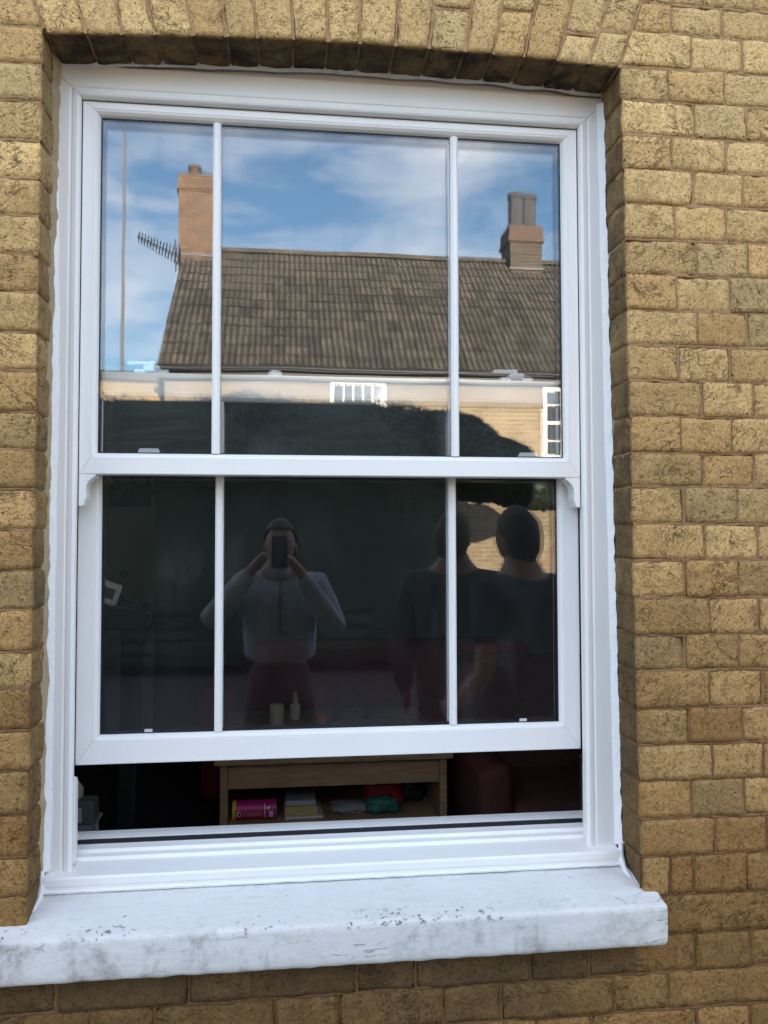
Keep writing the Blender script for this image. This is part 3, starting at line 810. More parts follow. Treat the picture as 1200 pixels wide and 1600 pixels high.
# white sealant round the frame, squeezed and uneven
def caulk(side):
    def fn(u, v):
        zz = .925+(2.62-.925)*v
        j = (arrisL(zz) if side < 0 else arrisR(zz))-side*.006
        n1 = noise.noise(Vector((zz*9, side, 2.2))); n2 = noise.noise(Vector((zz*31, side, 4.1))); n3 = noise.noise(Vector((zz*80, side, 1)))
        taper = min(1, max(.15, (2.5-zz)/.5)) if side < 0 else 1
        wd = (.015 if side < 0 else .012)*(1+.35*n1)*taper+.0022*n2
        ed = .0045*n2+.003*n1+.0012*n3
        a = u*pi*.55
        x = j+side*(.004+ed)*(1-u)-side*wd*u
        y = .1105-.011*cos(a)*(1-u*.5)+.0025*u
        return (x, y if u < .99 else .1118, zz)
    o = grid('sealant', fn, 6, 420, M['caulk'], win); o.location = -Vector(win.location)
caulk(-1); caulk(1)
def caulkh(u, v):
    x = -.485+1.215*v
    n1 = noise.noise(Vector((x*14, 3, 2.2))); n2 = noise.noise(Vector((x*60, 5, 4.1)))
    zt = soff(x)+.003; wd = .012+.005*n1+.002*n2
    return (x, .1085+.0048*u+.001*n2*(1-u), zt+.003*n2-wd*u)
o = grid('sealant', caulkh, 4, 360, M['caulk'], win); o.location = -Vector(win.location)
b = MB(); b.tube([(-.487+1.228*i/60, .0885, .889+.0012*noise.noise(Vector((i*.9, 0, 0)))) for i in range(61)], .004, 6); o = wpart(b, 'sealant', M['caulk'])
for xs, z0 in ((-.4935, .885), (.748, .883)):   # blobs at the feet
    b = MB(); b.tube([(xs, .098, .93), (xs+(.003 if xs < 0 else -.003), .092, .905), (xs+(.004 if xs < 0 else -.002), .075, .884), (xs, .04, .872)], [.005, .0065, .006, .002], 7); wpart(b, 'sealant', M['caulk'])

# ------------------------------------------------------------------ stone sill
def sill_mesh():
    prof = []   # (y,z) round the section from top back to bottom back
    top = [(.16, .8905), (.11, .8875), (.06, .8785), (.02, .869), (-.015, .861), (-.036, .8565)]
    cor = [(-.0462, .8542), (-.0493, .8505)]
    fr = [(-.0497, .835), (-.0500, .815), (-.0500, .795), (-.0490, .780)]
    bot = [(-.046, .7735), (-.038, .7705), (0.0, .7695), (.08, .7695)]
    P = []
    for seq in (top+cor+fr+bot,):
        for (a, b_) in zip(seq[:-1], seq[1:]):
            L_ = sqrt((a[0]-b_[0])**2+(a[1]-b_[1])**2); n = max(1, int(L_/.007))
            for i in range(n): P.append((a[0]+(b_[0]-a[0])*i/n, a[1]+(b_[1]-a[1])*i/n))
        P.append(seq[-1])
    NX = 190; X0, X1 = -.78, .795
    V = []; F = []
    n = len(P)
    for i in range(NX+1):
        x = X0+(X1-X0)*i/NX
        # round the right end in plan and on the lower corner
        e = max(0.0, (x-(X1-.020))/.020)
        for (y, zz) in P:
            yy, z2 = y, zz
            if e > 0:
                k = 1-sqrt(max(0, 1-e*e))
                yy = y+(.020*k if y < .0 else 0)
                z2 = zz+(.018*k if zz < .80 else (-.010*k if y < .0 else 0))
            nn = noise.noise(Vector((x*11, y*18, zz*18)))*.0013+noise.noise(Vector((x*40, y*50, zz*50)))*.0008
            dn = (0, 1) if zz > .853 else ((-1, 0) if zz > .775 else (0, -1))
            if zz < .775: nn += .0014*noise.noise(Vector((x*28, 3, 3)))
            V.append((x, yy+dn[0]*nn, z2+dn[1]*nn))
    for i in range(NX):
        for j in range(n-1):
            F.append((i*n+j, i*n+j+1, (i+1)*n+j+1, (i+1)*n+j))
    c = len(V); V.append((X1, .05, .82))
    for j in range(n-1): F.append((NX*n+j, NX*n+j+1, c))
    me = bpy.data.meshes.new('stone_sill'); me.from_pydata(V, [], F); me.polygons.foreach_set('use_smooth', [True]*len(F)); me.update()
    bm = bmesh.new(); bm.from_mesh(me); bmesh.ops.recalc_face_normals(bm, faces=bm.faces); bm.to_mesh(me); bm.free()
    return me
sill = link('stone_sill', sill_mesh(), M['sill'])
tag(sill, 'white painted stone window sill with flaking paint and mildew below the window', 'window sill')

# ------------------------------------------------------------------ furniture in the room
t_ = empty('coffee_table', (.19, 1.45, .25), 0, 'low oak veneer table with a drawer front and open shelf behind the raised sash', 'table')
def rel(b, name, mat, par, **k):
    o = b.build(name, mat, par, **k); o.location = -Vector(par.location); return o
b = MB(); b.box(-.255, .640, 1.43, 2.32, .782, .805); rel(b, 'table_top', M['oak'], t_, bevel=.002)
for x0 in (-.235, .592):
    b = MB(); b.box(x0, x0+.028, 1.45, 2.30, .25, .7815); rel(b, 'side_panel', M['oak'], t_, bevel=.0015)
b = MB(); b.box(-.205, .590, 1.452, 1.472, .690, .780); rel(b, 'drawer_front', M['oak'], t_, bevel=.002)
b = MB(); b.box(-.2065, .5915, 1.47, 2.28, .525, .545); rel(b, 'shelf', M['oak'], t_, bevel=.001)
b = MB(); b.box(-.2065, .5915, 2.28, 2.295, .25, .78); rel(b, 'back_panel', M['oak'], t_)
b = MB(); b.box(-.2065, .5915, 1.50, 1.52, .25, .325); rel(b, 'plinth', M['oak'], t_)

# snack tube lying on the shelf
M['pink'] = simple('magenta_print', (.52, .02, .17), .35, .05)
M['yellow'] = simple('yellow_print', (.75, .52, .05), .4, .05)
M['print'] = simple('pale_print', (.75, .62, .66), .5, .05)
M['gold'] = simple('gold_print', (.55, .42, .12), .5, .05)
tube = empty('aerosol_can', (-.10, 1.56, .546), 0, 'magenta aerosol can with yellow cap lying on its side on the table shelf', 'can')
RX = Matrix.Rotation(pi/2, 4, 'Y'); TR = .036
def along(x): return Matrix.Translation((x-tube.location.x, 0, TR)) @ RX
b = MB(); b.lathe([(TR, 0), (TR, .150)], n=28, m=along(-.180)); b.build('can_body', M['pink'], tube)
b = MB(); b.lathe([(TR*.9, 0), (TR+.0012, .002), (TR+.0012, .014), (TR*.95, .0145)], n=28, m=along(-.195)); b.build('cap', M['yellow'], tube)
b = MB(); b.lathe([(TR, 0), (TR+.001, .003), (TR-.002, .005), (TR-.006, .004)], n=28, m=along(-.030)); b.build('rim', M['steel'], tube)
def curved(name, mat, x0, x1, a0, a1, n=6):
    V = []; F = []
    for i in range(n+1):
        a = a0+(a1-a0)*i/n
        for x in (x0, x1): V.append((x-tube.location.x, -(TR+.0006)*cos(a), TR+(TR+.0006)*sin(a)))
    for i in range(n): F.append((2*i, 2*i+1, 2*i+3, 2*i+2))
    b = MB(); b.add(V, F, True); return b.build(name, mat, tube)
curved('band', M['print'], -.072, -.069, -.9, .9); curved('label_panel', M['print'], -.055, -.040, -.75, .05); curved('band', M['print'], -.062, -.052, .2, .5)
def text_on_tube(txt, size, x0, a_c, mat):
    cu = bpy.data.curves.new('lettering', 'FONT'); cu.body = txt; cu.size = size; cu.resolution_u = 2
    ob = bpy.data.objects.new('lettering', cu); COL.objects.link(ob)
    bpy.context.view_layer.update()
    dg = bpy.context.evaluated_depsgraph_get()
    me = bpy.data.meshes.new_from_object(ob.evaluated_get(dg)); bpy.data.objects.remove(ob)
    for v in me.vertices:
        a = a_c+v.co.y/TR
        v.co = Vector((x0+v.co.x-tube.location.x, -(TR+.0012)*cos(a), TR+(TR+.0012)*sin(a)))
    return link('lettering', me, mat, tube)
text_on_tube('Vanish', .030, -.158, -.42, M['gold'])
b = MB(); V = []
for i in range(16):
    t0 = 2*pi*i/16; a = -.2+.30*sin(t0); V.append((-.168+.008*cos(t0)-tube.location.x, -(TR+.0010)*cos(a), TR+(TR+.0010)*sin(a)))
b.add(V, [tuple(range(16))]); b.build('emblem', M['print'], tube)
b = MB(); V = []
for i in range(14):
    t0 = 2*pi*i/14; a = -.2+.20*sin(t0); V.append((-.167+.0038*cos(t0)-tube.location.x, -(TR+.0017)*cos(a), TR+(TR+.0017)*sin(a)))
b.add(V, [tuple(range(14))]); b.build('emblem_mark', M['dblack'], tube)

def slab(name, x0, x1, y0, y1, z0, z1, mat, label, cat, bev=.002, rz=0):
    o = None
    b = MB(); cx, cyy = (x0+x1)/2, (y0+y1)/2
    b.box(x0-cx, x1-cx, y0-cyy, y1-cyy, 0, z1-z0); o = b.build(name, mat, bevel=bev)
    o.location = (cx, cyy, z0); o.rotation_euler.z = rz; tag(o, label, cat); return o
M['card'] = simple('kraft_card', (.55, .36, .15), .8, .1); M['greybook'] = simple('grey_cover', (.42, .44, .44), .6, .1)
M['paper'] = simple('paper', (.6, .55, .5), .8, .2, 60)
slab('paper_pile', .002, .150, 1.53, 1.72, .546, .556, M['paper'], 'thin pile of papers under the tan box on the table shelf', 'papers', .001, .03)
slab('tan_box', .005, .128, 1.535, 1.68, .557, .592, M['card'], 'flat tan cardboard box on the papers beside the magenta can', 'box')
slab('grey_book', .008, .125, 1.54, 1.70, .593, .612, M['greybook'], 'grey book lying on top of the tan box on the shelf', 'book', .004, -.04)
# snack packet and green bag on the shelf
M['red'] = simple('red_foil', (.62, .025, .03), .3, .2, 20, .004, 50); M['orange'] = simple('orange_foil', (.72, .28, .05), .35, .2, 20)
M['green'] = simple('green_plastic', (.03, .15, .11), .25, .35, 25, .006, 60)
pk = empty('snack_packet', (.40, 1.66, .546), 0, 'crumpled red and orange foil packet leaning at the back of the shelf', 'packet')
def crumple(name, mat, parent, c, s, amp, seed, flat=None, sub=4):
    bm = bmesh.new(); bmesh.ops.create_icosphere(bm, subdivisions=sub, radius=1)
    for v in bm.verts:
        p = v.co.copy(); q = Vector((math.copysign(abs(p.x)**.6, p.x)*s[0], math.copysign(abs(p.y)**.6, p.y)*s[1], math.copysign(abs(p.z)**.6, p.z)*s[2]))
        k = 1+amp*noise.noise(p*2.3+Vector((seed, 0, 0)))+amp*.5*noise.noise(p*6+Vector((0, seed, 0)))+amp*.35*abs(noise.noise(p*13+Vector((0, seed, 3))))
        q *= k
        if flat is not None and q.z+c[2] < flat: q.z = flat-c[2]
        v.co = q+Vector(c)
    me = bpy.data.meshes.new(name); bm.to_mesh(me); bm.free(); me.polygons.foreach_set('use_smooth', [True]*len(me.polygons))
    return link(name, me, mat, parent)
crumple('wrapper', M['red'], pk, (0, 0, .045), (.075, .03, .045), .22, 2.2, 0.001)
crumple('fold', M['orange'], pk, (-.018, .006, .085), (.055, .022, .014), .2, 5.1)
gb = empty('green_bag', (.385, 1.57, .546), 0, 'dark green shiny bag of sweets in front of the red packet', 'bag')
crumple('bag_body', M['green'], gb, (0, 0, .030), (.062, .035, .030), .28, 8.3, 0.001)
cb_ = empty('grey_bundle', (.26, 1.60, .546), 0, 'small grey crumpled bundle between the tan box and the green bag', 'bundle')
crumple('bundle_body', simple('grey_wrap', (.22, .2, .2), .5, .3, 20), cb_, (0, 0, .018), (.075, .045, .022), .3, 3.3, 0.001)
db = empty('dark_pouch', (.51, 1.72, .546), 0, 'dark fabric pouch at the right end of the shelf', 'pouch')
crumple('pouch_body', M['dblack'], db, (0, 0, .038), (.055, .05, .04), .2, 6.3, 0.001)

# things on the table top
cn = empty('candle', (-.031, 2.02, .805), 0, 'short cream pillar candle on the table behind the lower sash', 'candle')
b = MB(); b.lathe([(.030, 0), (.031, .006), (.031, .082), (.028, .086), (.008, .084)], n=24); b.build('wax', M['cream'], cn)
b = MB(); b.tube([(0, 0, .084), (.001, 0, .092)], .0012, 6); b.build('wick', M['dblack'], cn)
sb_ = empty('spray_bottle', (.052, 2.12, .805), 0, 'small cream spray bottle with narrow nozzle on the table', 'bottle')
b = MB(); b.lathe([(.023, 0), (.024, .004), (.024, .062), (.020, .068), (.012, .071)], n=24); b.build('bottle_body', M['cream'], sb_)
b = MB(); b.lathe([(.0125, .070), (.0125, .092), (.009, .096), (.008, .118), (.006, .120)], n=18); b.build('nozzle', M['cream'], sb_)
ob_ = empty('orange_ball', (.17, 1.98, .805), 0, 'small dull orange ball on the table beside the bottle', 'ball')
b = MB(); b.lathe([(.004, 0), (.018, .003), (.027, .012), (.03, .024), (.027, .036), (.018, .046), (.004, .05)], n=24); b.build('ball_body', simple('orange_rubber', (.55, .10, .03), .5), ob_)
hp = empty('headphones', (.30, 2.05, .805), .2, 'black over-ear headphones with shiny band on the table', 'headphones')
b = MB(); b.tube([(.075*cos(a), .02*sin(a*1.0), .055+.075*sin(a)) for a in [pi*i/16 for i in range(17)]], .005, 8); b.build('headband', simple('gloss_black', (.02, .02, .022), .12), hp)
for s in (-1, 1):
    b = MB(); b.lathe([(.01, 0), (.034, .003), (.036, .012), (.030, .026), (.01, .028)], n=20, m=Matrix.Translation((s*.075-(.014 if s > 0 else -.014), 0, .038)) @ Matrix.Rotation(s*pi/2, 4, 'Y')); b.build('ear_cup', M['dblack'], hp)

# sofa and armchair
so_ = empty('sofa', (.60, 2.95, .25), 0, 'long maroon fabric sofa behind the coffee table', 'sofa')
def soft(name, x0, x1, y0, y1, z0, z1, mat, par, bev=.05):
    b = MB(); b.box(x0, x1, y0, y1, z0, z1); o = rel(b, name, mat, par, bevel=bev, seg=5)
    for p in o.data.polygons: p.use_smooth = True
    return o
soft('base', -.42, 1.62, 2.62, 3.40, .30, .58, M['maroon'], so_, .03)
soft('backrest', -.24, 1.44, 3.05, 3.38, .60, 1.03, M['maroon'], so_, .07)
for x0 in (-.20, .38, .92): soft('seat_cushion', x0, x0+.52, 2.60, 3.04, .585, .72, M['maroon'], so_, .05)
for x0 in (-.44, 1.45): soft('armrest', x0, x0+.20, 2.60, 3.38, .585, .88, M['maroon'], so_, .07)
for x in (-.36, 1.55):
    for y in (2.68, 3.32):
        b = MB(); b.tube([(x, y, .25), (x, y, .30)], .025, 10); rel(b, 'leg', M['dblack'], so_)
ac = empty('armchair', (.97, 1.35, .25), 0, 'red brown textured armchair right of the coffee table', 'armchair')
soft('base', .70, 1.35, 1.20, 1.85, .30, .55, M['redbrown'], ac, .03)
soft('seat_cushion', .80, 1.25, 1.18, 1.70, .555, .68, M['redbrown'], ac, .05)
soft('backrest', .72, 1.33, 1.71, 1.90, .56, 1.12, M['redbrown'], ac, .06)
for x0 in (.68, 1.26): soft('armrest', x0, x0+.13, 1.16, 1.80, .555, .82, M['redbrown'], ac, .05)
for x in (.76, 1.29):
    for y in (1.26, 1.79):
        b = MB(); b.tube([(x, y, .25), (x, y, .30)], .022, 10); rel(b, 'leg', M['dblack'], ac)
cu_ = empty('curtain', (.80, .50, .25), 0, 'pale green curtain edge hanging at the right of the window', 'curtain')
def curt(u, v):
    x = .775+.26*u; y = .42+.03*sin(u*26)+.01*sin(v*3); zz = .30+2.2*v
    if v > .36: x += .06
    return (x-.80, y-.50, zz-.25)
grid('cloth', curt, 40, 30, simple('pale_green_cloth', (.20, .30, .22), .9, .2, 10), cu_)
# exercise machine: black console on a post, box on it, seen at the left
ex = empty('exercise_machine', (-.55, 1.25, .25), 0, 'black exercise machine with flat console and upright post at the left of the room', 'exercise machine')
b = MB(); b.prism([(-.80, 1.325), (-.50, 1.305), (-.44, 1.320), (-.435, 1.372), (-.50, 1.392), (-.80, 1.398)], 'y', 1.16, 1.42); rel(b, 'console', M['dblack'], ex, bevel=.012)
b = MB(); b.prism([(-.575, .32), (-.515, .32), (-.490, 1.24), (-.455, 1.305), (-.560, 1.312), (-.555, 1.24)], 'y', 1.24, 1.30); rel(b, 'post', M['dblack'], ex, bevel=.008)
b = MB(); b.tube([(-.72, 1.27, 1.39), (-.66, 1.26, 1.425), (-.56, 1.26, 1.42), (-.50, 1.27, 1.385)], .011, 8); rel(b, 'handle', M['dblack'], ex)
b = MB(); b.box(-.80, -.36, 1.20, 1.36, .25, .32); rel(b, 'foot', M['dblack'], ex, bevel=.01)
M['carton'] = simple('white_carton', (.72, .68, .58), .6, .08)
wc = empty('white_carton', (-.605, 1.22, 1.398), .5, 'small white carton with dark printed square on the machine console', 'carton')
b = MB(); b.box(-.045, .03, -.02, .02, 0, .075, Matrix.Rotation(.35, 4, 'Y')); b.build('carton_body', M['carton'], wc, bevel=.002)
b = MB(); b.box(-.030, .012, -.0212, -.0205, .018, .055, Matrix.Rotation(.35, 4, 'Y')); b.build('print_square', M['dblack'], wc)
st = empty('side_stand', (-.74, 1.05, .25), 0, 'small plastic side stand low at the left of the opening', 'stand')
b = MB(); b.box(-.83, -.60, 1.0, 1.2, .695, .705); rel(b, 'stand_top', M['greybook'], st, bevel=.003)
for x in (-.82, -.62):
    for y in (1.02, 1.18):
        b = MB(); b.tube([(x+.03*(1 if x > -.7 else -1), y, .25), (x, y, .695)], .008, 8); rel(b, 'leg', M['greybook'], st)
kt = empty('cream_radio', (-.655, 1.10, .705), 0, 'small grey green radio on the side stand', 'radio')
b = MB(); b.box(-.03, .055, -.04, .04, 0, .075); b.build('radio_body', simple('sage_plastic', (.16, .18, .16), .5), kt, bevel=.008)
b = MB(); b.box(-.018, .018, -.042, -.0402, .012, .058); b.build('speaker_panel', M['carton'], kt)
gl_ = empty('cream_globe_lamp', (-.70, 1.13, .705), 0, 'cream rounded lamp beside the small radio', 'lamp')
b = MB(); b.lathe([(.03, 0), (.03, .01), (.012, .015), (.012, .04), (.035, .05), (.05, .075), (.05, .10), (.035, .122), (.01, .13)], n=24); b.build('lamp_shade', M['cream'], gl_)
# pale door with picture at the back left
dr = empty('interior_door', (-1.05, 3.72, .25), 0, 'pale grey interior door at the far left of the room', 'door')
b = MB(); b.box(-1.62, -.82, 3.70, 3.745, .25, 2.25); rel(b, 'door_leaf', M['door'], dr, bevel=.003)
for x0, x1, z0, z1 in ((-1.52, -1.27, .45, 1.05), (-1.17, -.92, .45, 1.05), (-1.52, -1.27, 1.25, 2.1), (-1.17, -.92, 1.25, 2.1)):
    b = MB(); b.box(x0, x1, 3.692, 3.6995, z0, z1); rel(b, 'door_panel', M['door'], dr, bevel=.004)
b = MB(); b.lathe([(.012, 0), (.012, .03), (.028, .036), (.03, .055), (.018, .066)], n=18, m=Matrix.Translation((-.99, 3.69, 1.42)) @ Matrix.Rotation(pi/2, 4, 'X')); rel(b, 'door_knob', M['dblack'], dr)
pc = empty('floral_picture', (-1.0, 3.685, 1.84), 0, 'dark floral picture hung on the pale door', 'picture')
b = MB(); b.box(-.10, .16, -.006, .006, 0, .26); b.build('picture_panel', M['dblack'], pc)
for i in range(5):
    b = MB(); b.lathe([(.002, 0), (.03, .001), (.032, .004), (.004, .006)], (0, 0, 0), 10, Matrix.Translation((-.05+.05*i, -.006, .09+.08*(i % 2))) @ Matrix.Rotation(pi/2, 4, 'X')); b.build('flower', simple('mauve_print', (.2, .1, .17), .7), pc)

# ------------------------------------------------------------------ cottage across the street (seen in the glass)
YF = -12.2
cot = empty('brick_cottage', (-2.1, YF, 0), 0, 'sunlit brick cottage with tiled roof across the street, reflected in the upper glass', 'house')
CX0, CX1 = -2.02, 9.5
b = MB(); b.prism([(YF, -.1), (YF, 4.62), (YF-3.0, 7.55), (YF-6.0, 4.62), (YF-6.0, -.1)], 'x', CX0, CX1); rel(b, 'wall', M['opp'], cot)
EZ, EY = 4.60, YF+.22; RZ, RY = 7.66, YF-3.0
slope = Vector((0, RY-EY, RZ-EZ)); SLN = slope.length; sdir = slope.normalized(); snor = Vector((0, sdir.z, -sdir.y)); 
if snor.z < 0: snor = -snor
b = MB()
b.prism([(EY, EZ-.06), (RY, RZ-.06), (RY-3.25, EZ-.06), (RY-3.25, EZ+.02), (RY, RZ), (EY, EZ)], 'x', -2.10, 9.6); roof = rel(b, 'roof', M['tile'], cot)
def tile_mesh(seed):
    rg = random.Random(seed); b = MB()
    wd, ln = .211, .385
    prof = []
    for i in range(13):
        x = wd*i/12; ph = (i/12*2) % 1.0
        prof.append((x, .018*max(0, sin(pi*min(1, ph/.62)))**1.3))
    V = []
    for s_, lift in ((0, .038), (1, .012)):
        for x, h in prof:
            V.append((x, s_*ln+rg.uniform(-.003, .003), h+lift))
    n = len(prof)
    for x, h in prof: V.append((x, .0, h+.036))
    for x, h in prof: V.append((x, .002, h-.016))
    F = [(i, i+1, n+i+1, n+i) for i in range(n-1)]+[(3*n+i, 3*n+i+1, 2*n+i+1, 2*n+i) for i in range(n-1)]
    TG = [1.0 if h < .002 else 0.0 for x, h in prof]*2+[1.0]*(2*n)
    b.add(V, F, False); me = b.mesh('tile'); a = me.attributes.new('grime_shade', 'FLOAT', 'POINT'); a.data.foreach_set('value', TG); me.materials.append(M['tile']); return me
TM = [tile_mesh(i) for i in range(8)]
gauge = .338; ncol = int((9.6+2.1)/.211); nrow = int(SLN/gauge)
rot_t = Matrix((( -1*0+1, 0, 0), (0, sdir.y, snor.y), (0, sdir.z, snor.z))).to_4x4()
tiles = []
for r_ in range(nrow):
    for c_ in range(ncol):
        tiles.append((r_, c_))
tiles_vis = sorted(tiles, key=lambda t: (abs(-2.1+t[1]*.211-1.2) > 3.4, t[0], abs(-2.1+t[1]*.211-1.2)))
single = set(tiles_vis[:300]); SB = MB(); GR = []; rg = random.Random(3)
for (r_, c_) in tiles:
    x = -2.10+c_*.211+rg.uniform(-.004, .004); o3 = Vector((x, EY, EZ))+sdir*(r_*gauge-.05+rg.uniform(-.016, .016))+snor*rg.uniform(-.003, .012)+sdir*.012*noise.noise(Vector((x*.7, r_, 0)))
    tw = Matrix.Rotation(rg.uniform(-.03, .03), 4, 'Z')
    mt = Matrix.Translation(o3) @ rot_t @ tw
    me = TM[rg.randrange(8)]
    if (r_, c_) in single:
        o = bpy.data.objects.new('tile', me); COL.objects.link(o); o.parent = roof; o.matrix_parent_inverse = Matrix.Identity(4); o.matrix_local = mt
    else:
        g_ = [0.0]*len(me.vertices); me.attributes['grime_shade'].data.foreach_get('value', g_); GR += g_
        SB.add([mt @ v.co for v in me.vertices], [tuple(p.vertices) for p in me.polygons])
o = SB.build('tiling', M['tile'], roof, kind='stuff'); a = o.data.attributes.new('grime_shade', 'FLOAT', 'POINT'); a.data.foreach_set('value', GR)
b = MB()
for k in range(26):
    x = -2.1+k*.45
    b.prism([(RY-.13, RZ-.02), (RY-.09, RZ+.07), (RY, RZ+.11), (RY+.09, RZ+.07), (RY+.13, RZ-.02)], 'x', x+.004, x+.446)
b.build('ridge_tiles', M['tile'], roof, kind='stuff')
b = MB(); b.box(-2.1, 9.6, YF+.05, EY-.03, EZ-.20, EZ-.065); rel(b, 'fascia', M['black'], cot)
b = MB(); b.tube([(-2.15, EY+.05, EZ-.06), (9.6, EY+.05, EZ-.06)], .055, 10); rel(b, 'gutter', M['black'], cot)
# chimneys
def chimney(x0, x1, y0, y1, zb, zt, band, stack=None):
    b = MB(); b.box(x0, x1, y0, y1, zb, zt-.34); c = rel(b, 'chimney', stack or M['chim'], cot)
    b = MB(); b.box(x0-.04, x1+.04, y0-.04, y1+.04, zt-.338, zt-.25); b.box(x0-.015, x1+.015, y0-.015, y1+.015, zt-.248, zt); b.build('chimney_band', band, c)
    b = MB(); b.box(x0-.03, x1+.03, y0-.03, y1+.03, zb+.42, zb+.47); b.build('lead_flashing', M['greypot'], c)
    return c
c1 = chimney(-2.16, -1.44, RY-.35, RY+.35, 7.0, 9.12, M['chim'])
b = MB(); b.lathe([(.15, 0), (.15, .05), (.12, .07), (.12, .22), (.145, .24), (.145, .30), (.11, .30)], (-1.88, RY, 9.12), 16); b.build('chimney_pot', M['clay'], c1)
M['chim2'] = brick_tex('sooty_chimney_brick', (.10, .085, .075), (.07, .06, .055), (.16, .14, .12), 'xy')
M['darkpot'] = simple('dark_pot', (.075, .08, .09), .8, .3, 8)
c2 = chimney(4.74, 5.42, RY-.35, RY+.35, 7.0, 8.36, M['clay'], M['chim2'])
for xx, yy in ((4.93, RY+.12), (5.22, RY+.05)):
    b = MB(); b.lathe([(.19, 0), (.19, .06), (.165, .08), (.165, .62), (.185, .64), (.185, .74), (.14, .74)], (xx, yy, 8.36), 8); b.build('chimney_pot', M['darkpot'], c2)
# windows of the cottage
M['farglass'] = NT('cottage_glass').set(C(.02, .025, .03), .04, None, .8)
M['curt'] = simple('net_curtain', (.4, .42, .42), .9)
def cot_window(x0, x1, z0, z1, nc, rows):
    b = MB(); fwid = .07; yf = YF+.03
    b.box(x0, x0+fwid, YF-.05, yf, z0, z1); b.box(x1-fwid, x1, YF-.05, yf, z0, z1); b.box(x0+fwid, x1-fwid, YF-.05, yf, z1-fwid, z1); b.box(x0+fwid, x1-fwid, YF-.05, yf, z0, z0+fwid)
    f = rel(b, 'window', M['whitepaint'], cot)
    b = MB(); b.box(x0+fwid, x1-fwid, YF+.004, YF+.010, z0+fwid, z1-fwid); b.build('pane', M['farglass'], f)
    b = MB()
    for i in range(1, nc): xx = x0+fwid+(x1-x0-2*fwid)*i/nc; b.box(xx-.012, xx+.012, YF+.011, YF+.028, z0+fwid, z1-fwid)
    for j, hw in rows: zz = z0+(z1-z0)*j; b.box(x0+fwid, x1-fwid, YF+.012, YF+.0285+(.004 if hw > .02 else 0), zz-hw, zz+hw)
    b.build('glazing_bar', M['whitepaint'], f)
    b = MB(); b.box(x0-.05, x1+.05, YF+.001, YF+.10, z0-.07, z0-.002); b.build('sill', M['whitepaint'], f)
cot_window(.77, 1.76, 3.42, 4.42, 5, [(.5, .03)])
cot_window(4.55, 5.45, 3.12, 4.37, 3, [(.25, .012), (.5, .03), (.75, .012)])
b = MB(); b.box(2.2, 3.05, YF-.04, YF+.02, 0, 2.05); d_ = rel(b, 'door', simple('dark_door', (.03, .05, .04), .4), cot)
b = MB(); b.tube([(2.95, YF+.02, 1.0), (2.95, YF+.07, 1.0)], .025, 10); b.build('handle', M['steel'], d_)
# television aerial strapped to the left chimney
ae = MB(); ax0 = Vector((-2.14, RY+.42, 7.42)); ax1 = Vector((-2.92, RY+.25, 7.80))
rel(ae, 'aerial_mount', M['greypot'], cot) if False else None
a_ = MB(); a_.tube([(-2.20, RY+.38, 7.10), (-2.22, RY+.40, 7.72)], .014, 6); a_.tube([(-2.16, RY+.34, 7.3), (-2.22, RY+.40, 7.3)], .012, 6)
aer = rel(a_, 'aerial', M['black'], cot)
a_ = MB(); P0 = Vector((-2.12, RY+.42, 7.36)); P1 = Vector((-2.95, RY+.35, 7.78)); a_.tube([P0, P1], .020, 6)
dv = (P1-P0).normalized(); cr = Vector((.35, .45, .82)).normalized(); upv = dv.cross(cr)
for i in range(14):
    q = P0+(P1-P0)*(i+.5)/14; L_ = .16-.004*i; a_.tube([q-cr*L_-upv*.05, q+cr*L_+upv*.05], .013, 5)
for s in (-.16, -.08, .08, .16): a_.tube([P0+Vector((.0, -.25, s)), P0+Vector((0, .25, s))], .013, 5); 
a_.build('aerial_boom', M['black'], aer)
# street pole
pl = empty('street_pole', (-3.40, -15.72, -.1), 0, 'slender steel street pole left of the cottage, reflected in the glass', 'pole')
b = MB(); b.tube([(0, 0, 0), (0, 0, 3), (.02, 0, 10.35)], [.055, .045, .026], 10); b.build('shaft', M['greypot'], pl)
b = MB(); b.tube([(.02, 0, 10.3), (0, 0, 10.5), (-.06, 0, 10.85)], [.024, .02, .012], 8); b.build('finial', M['greypot'], pl)
# low outbuilding left of the cottage
ou = empty('brick_outbuilding', (-7, -13.5, 0), 0, 'low flat roofed brick outbuilding left of the cottage', 'outbuilding')
b = MB(); b.box(-14, -2.22, -18, -13.0, -.1, 4.50); rel(b, 'wall', M['shellb'], ou)
b = MB(); b.box(-14.1, -2.20, -18.1, -12.9, 4.502, 4.66); rel(b, 'roof', M['black'], ou)
b = MB(); b.box(-6.5, -4.0, -13.02, -12.96, 0, 2.2); rel(b, 'garage_door', M['black'], ou)

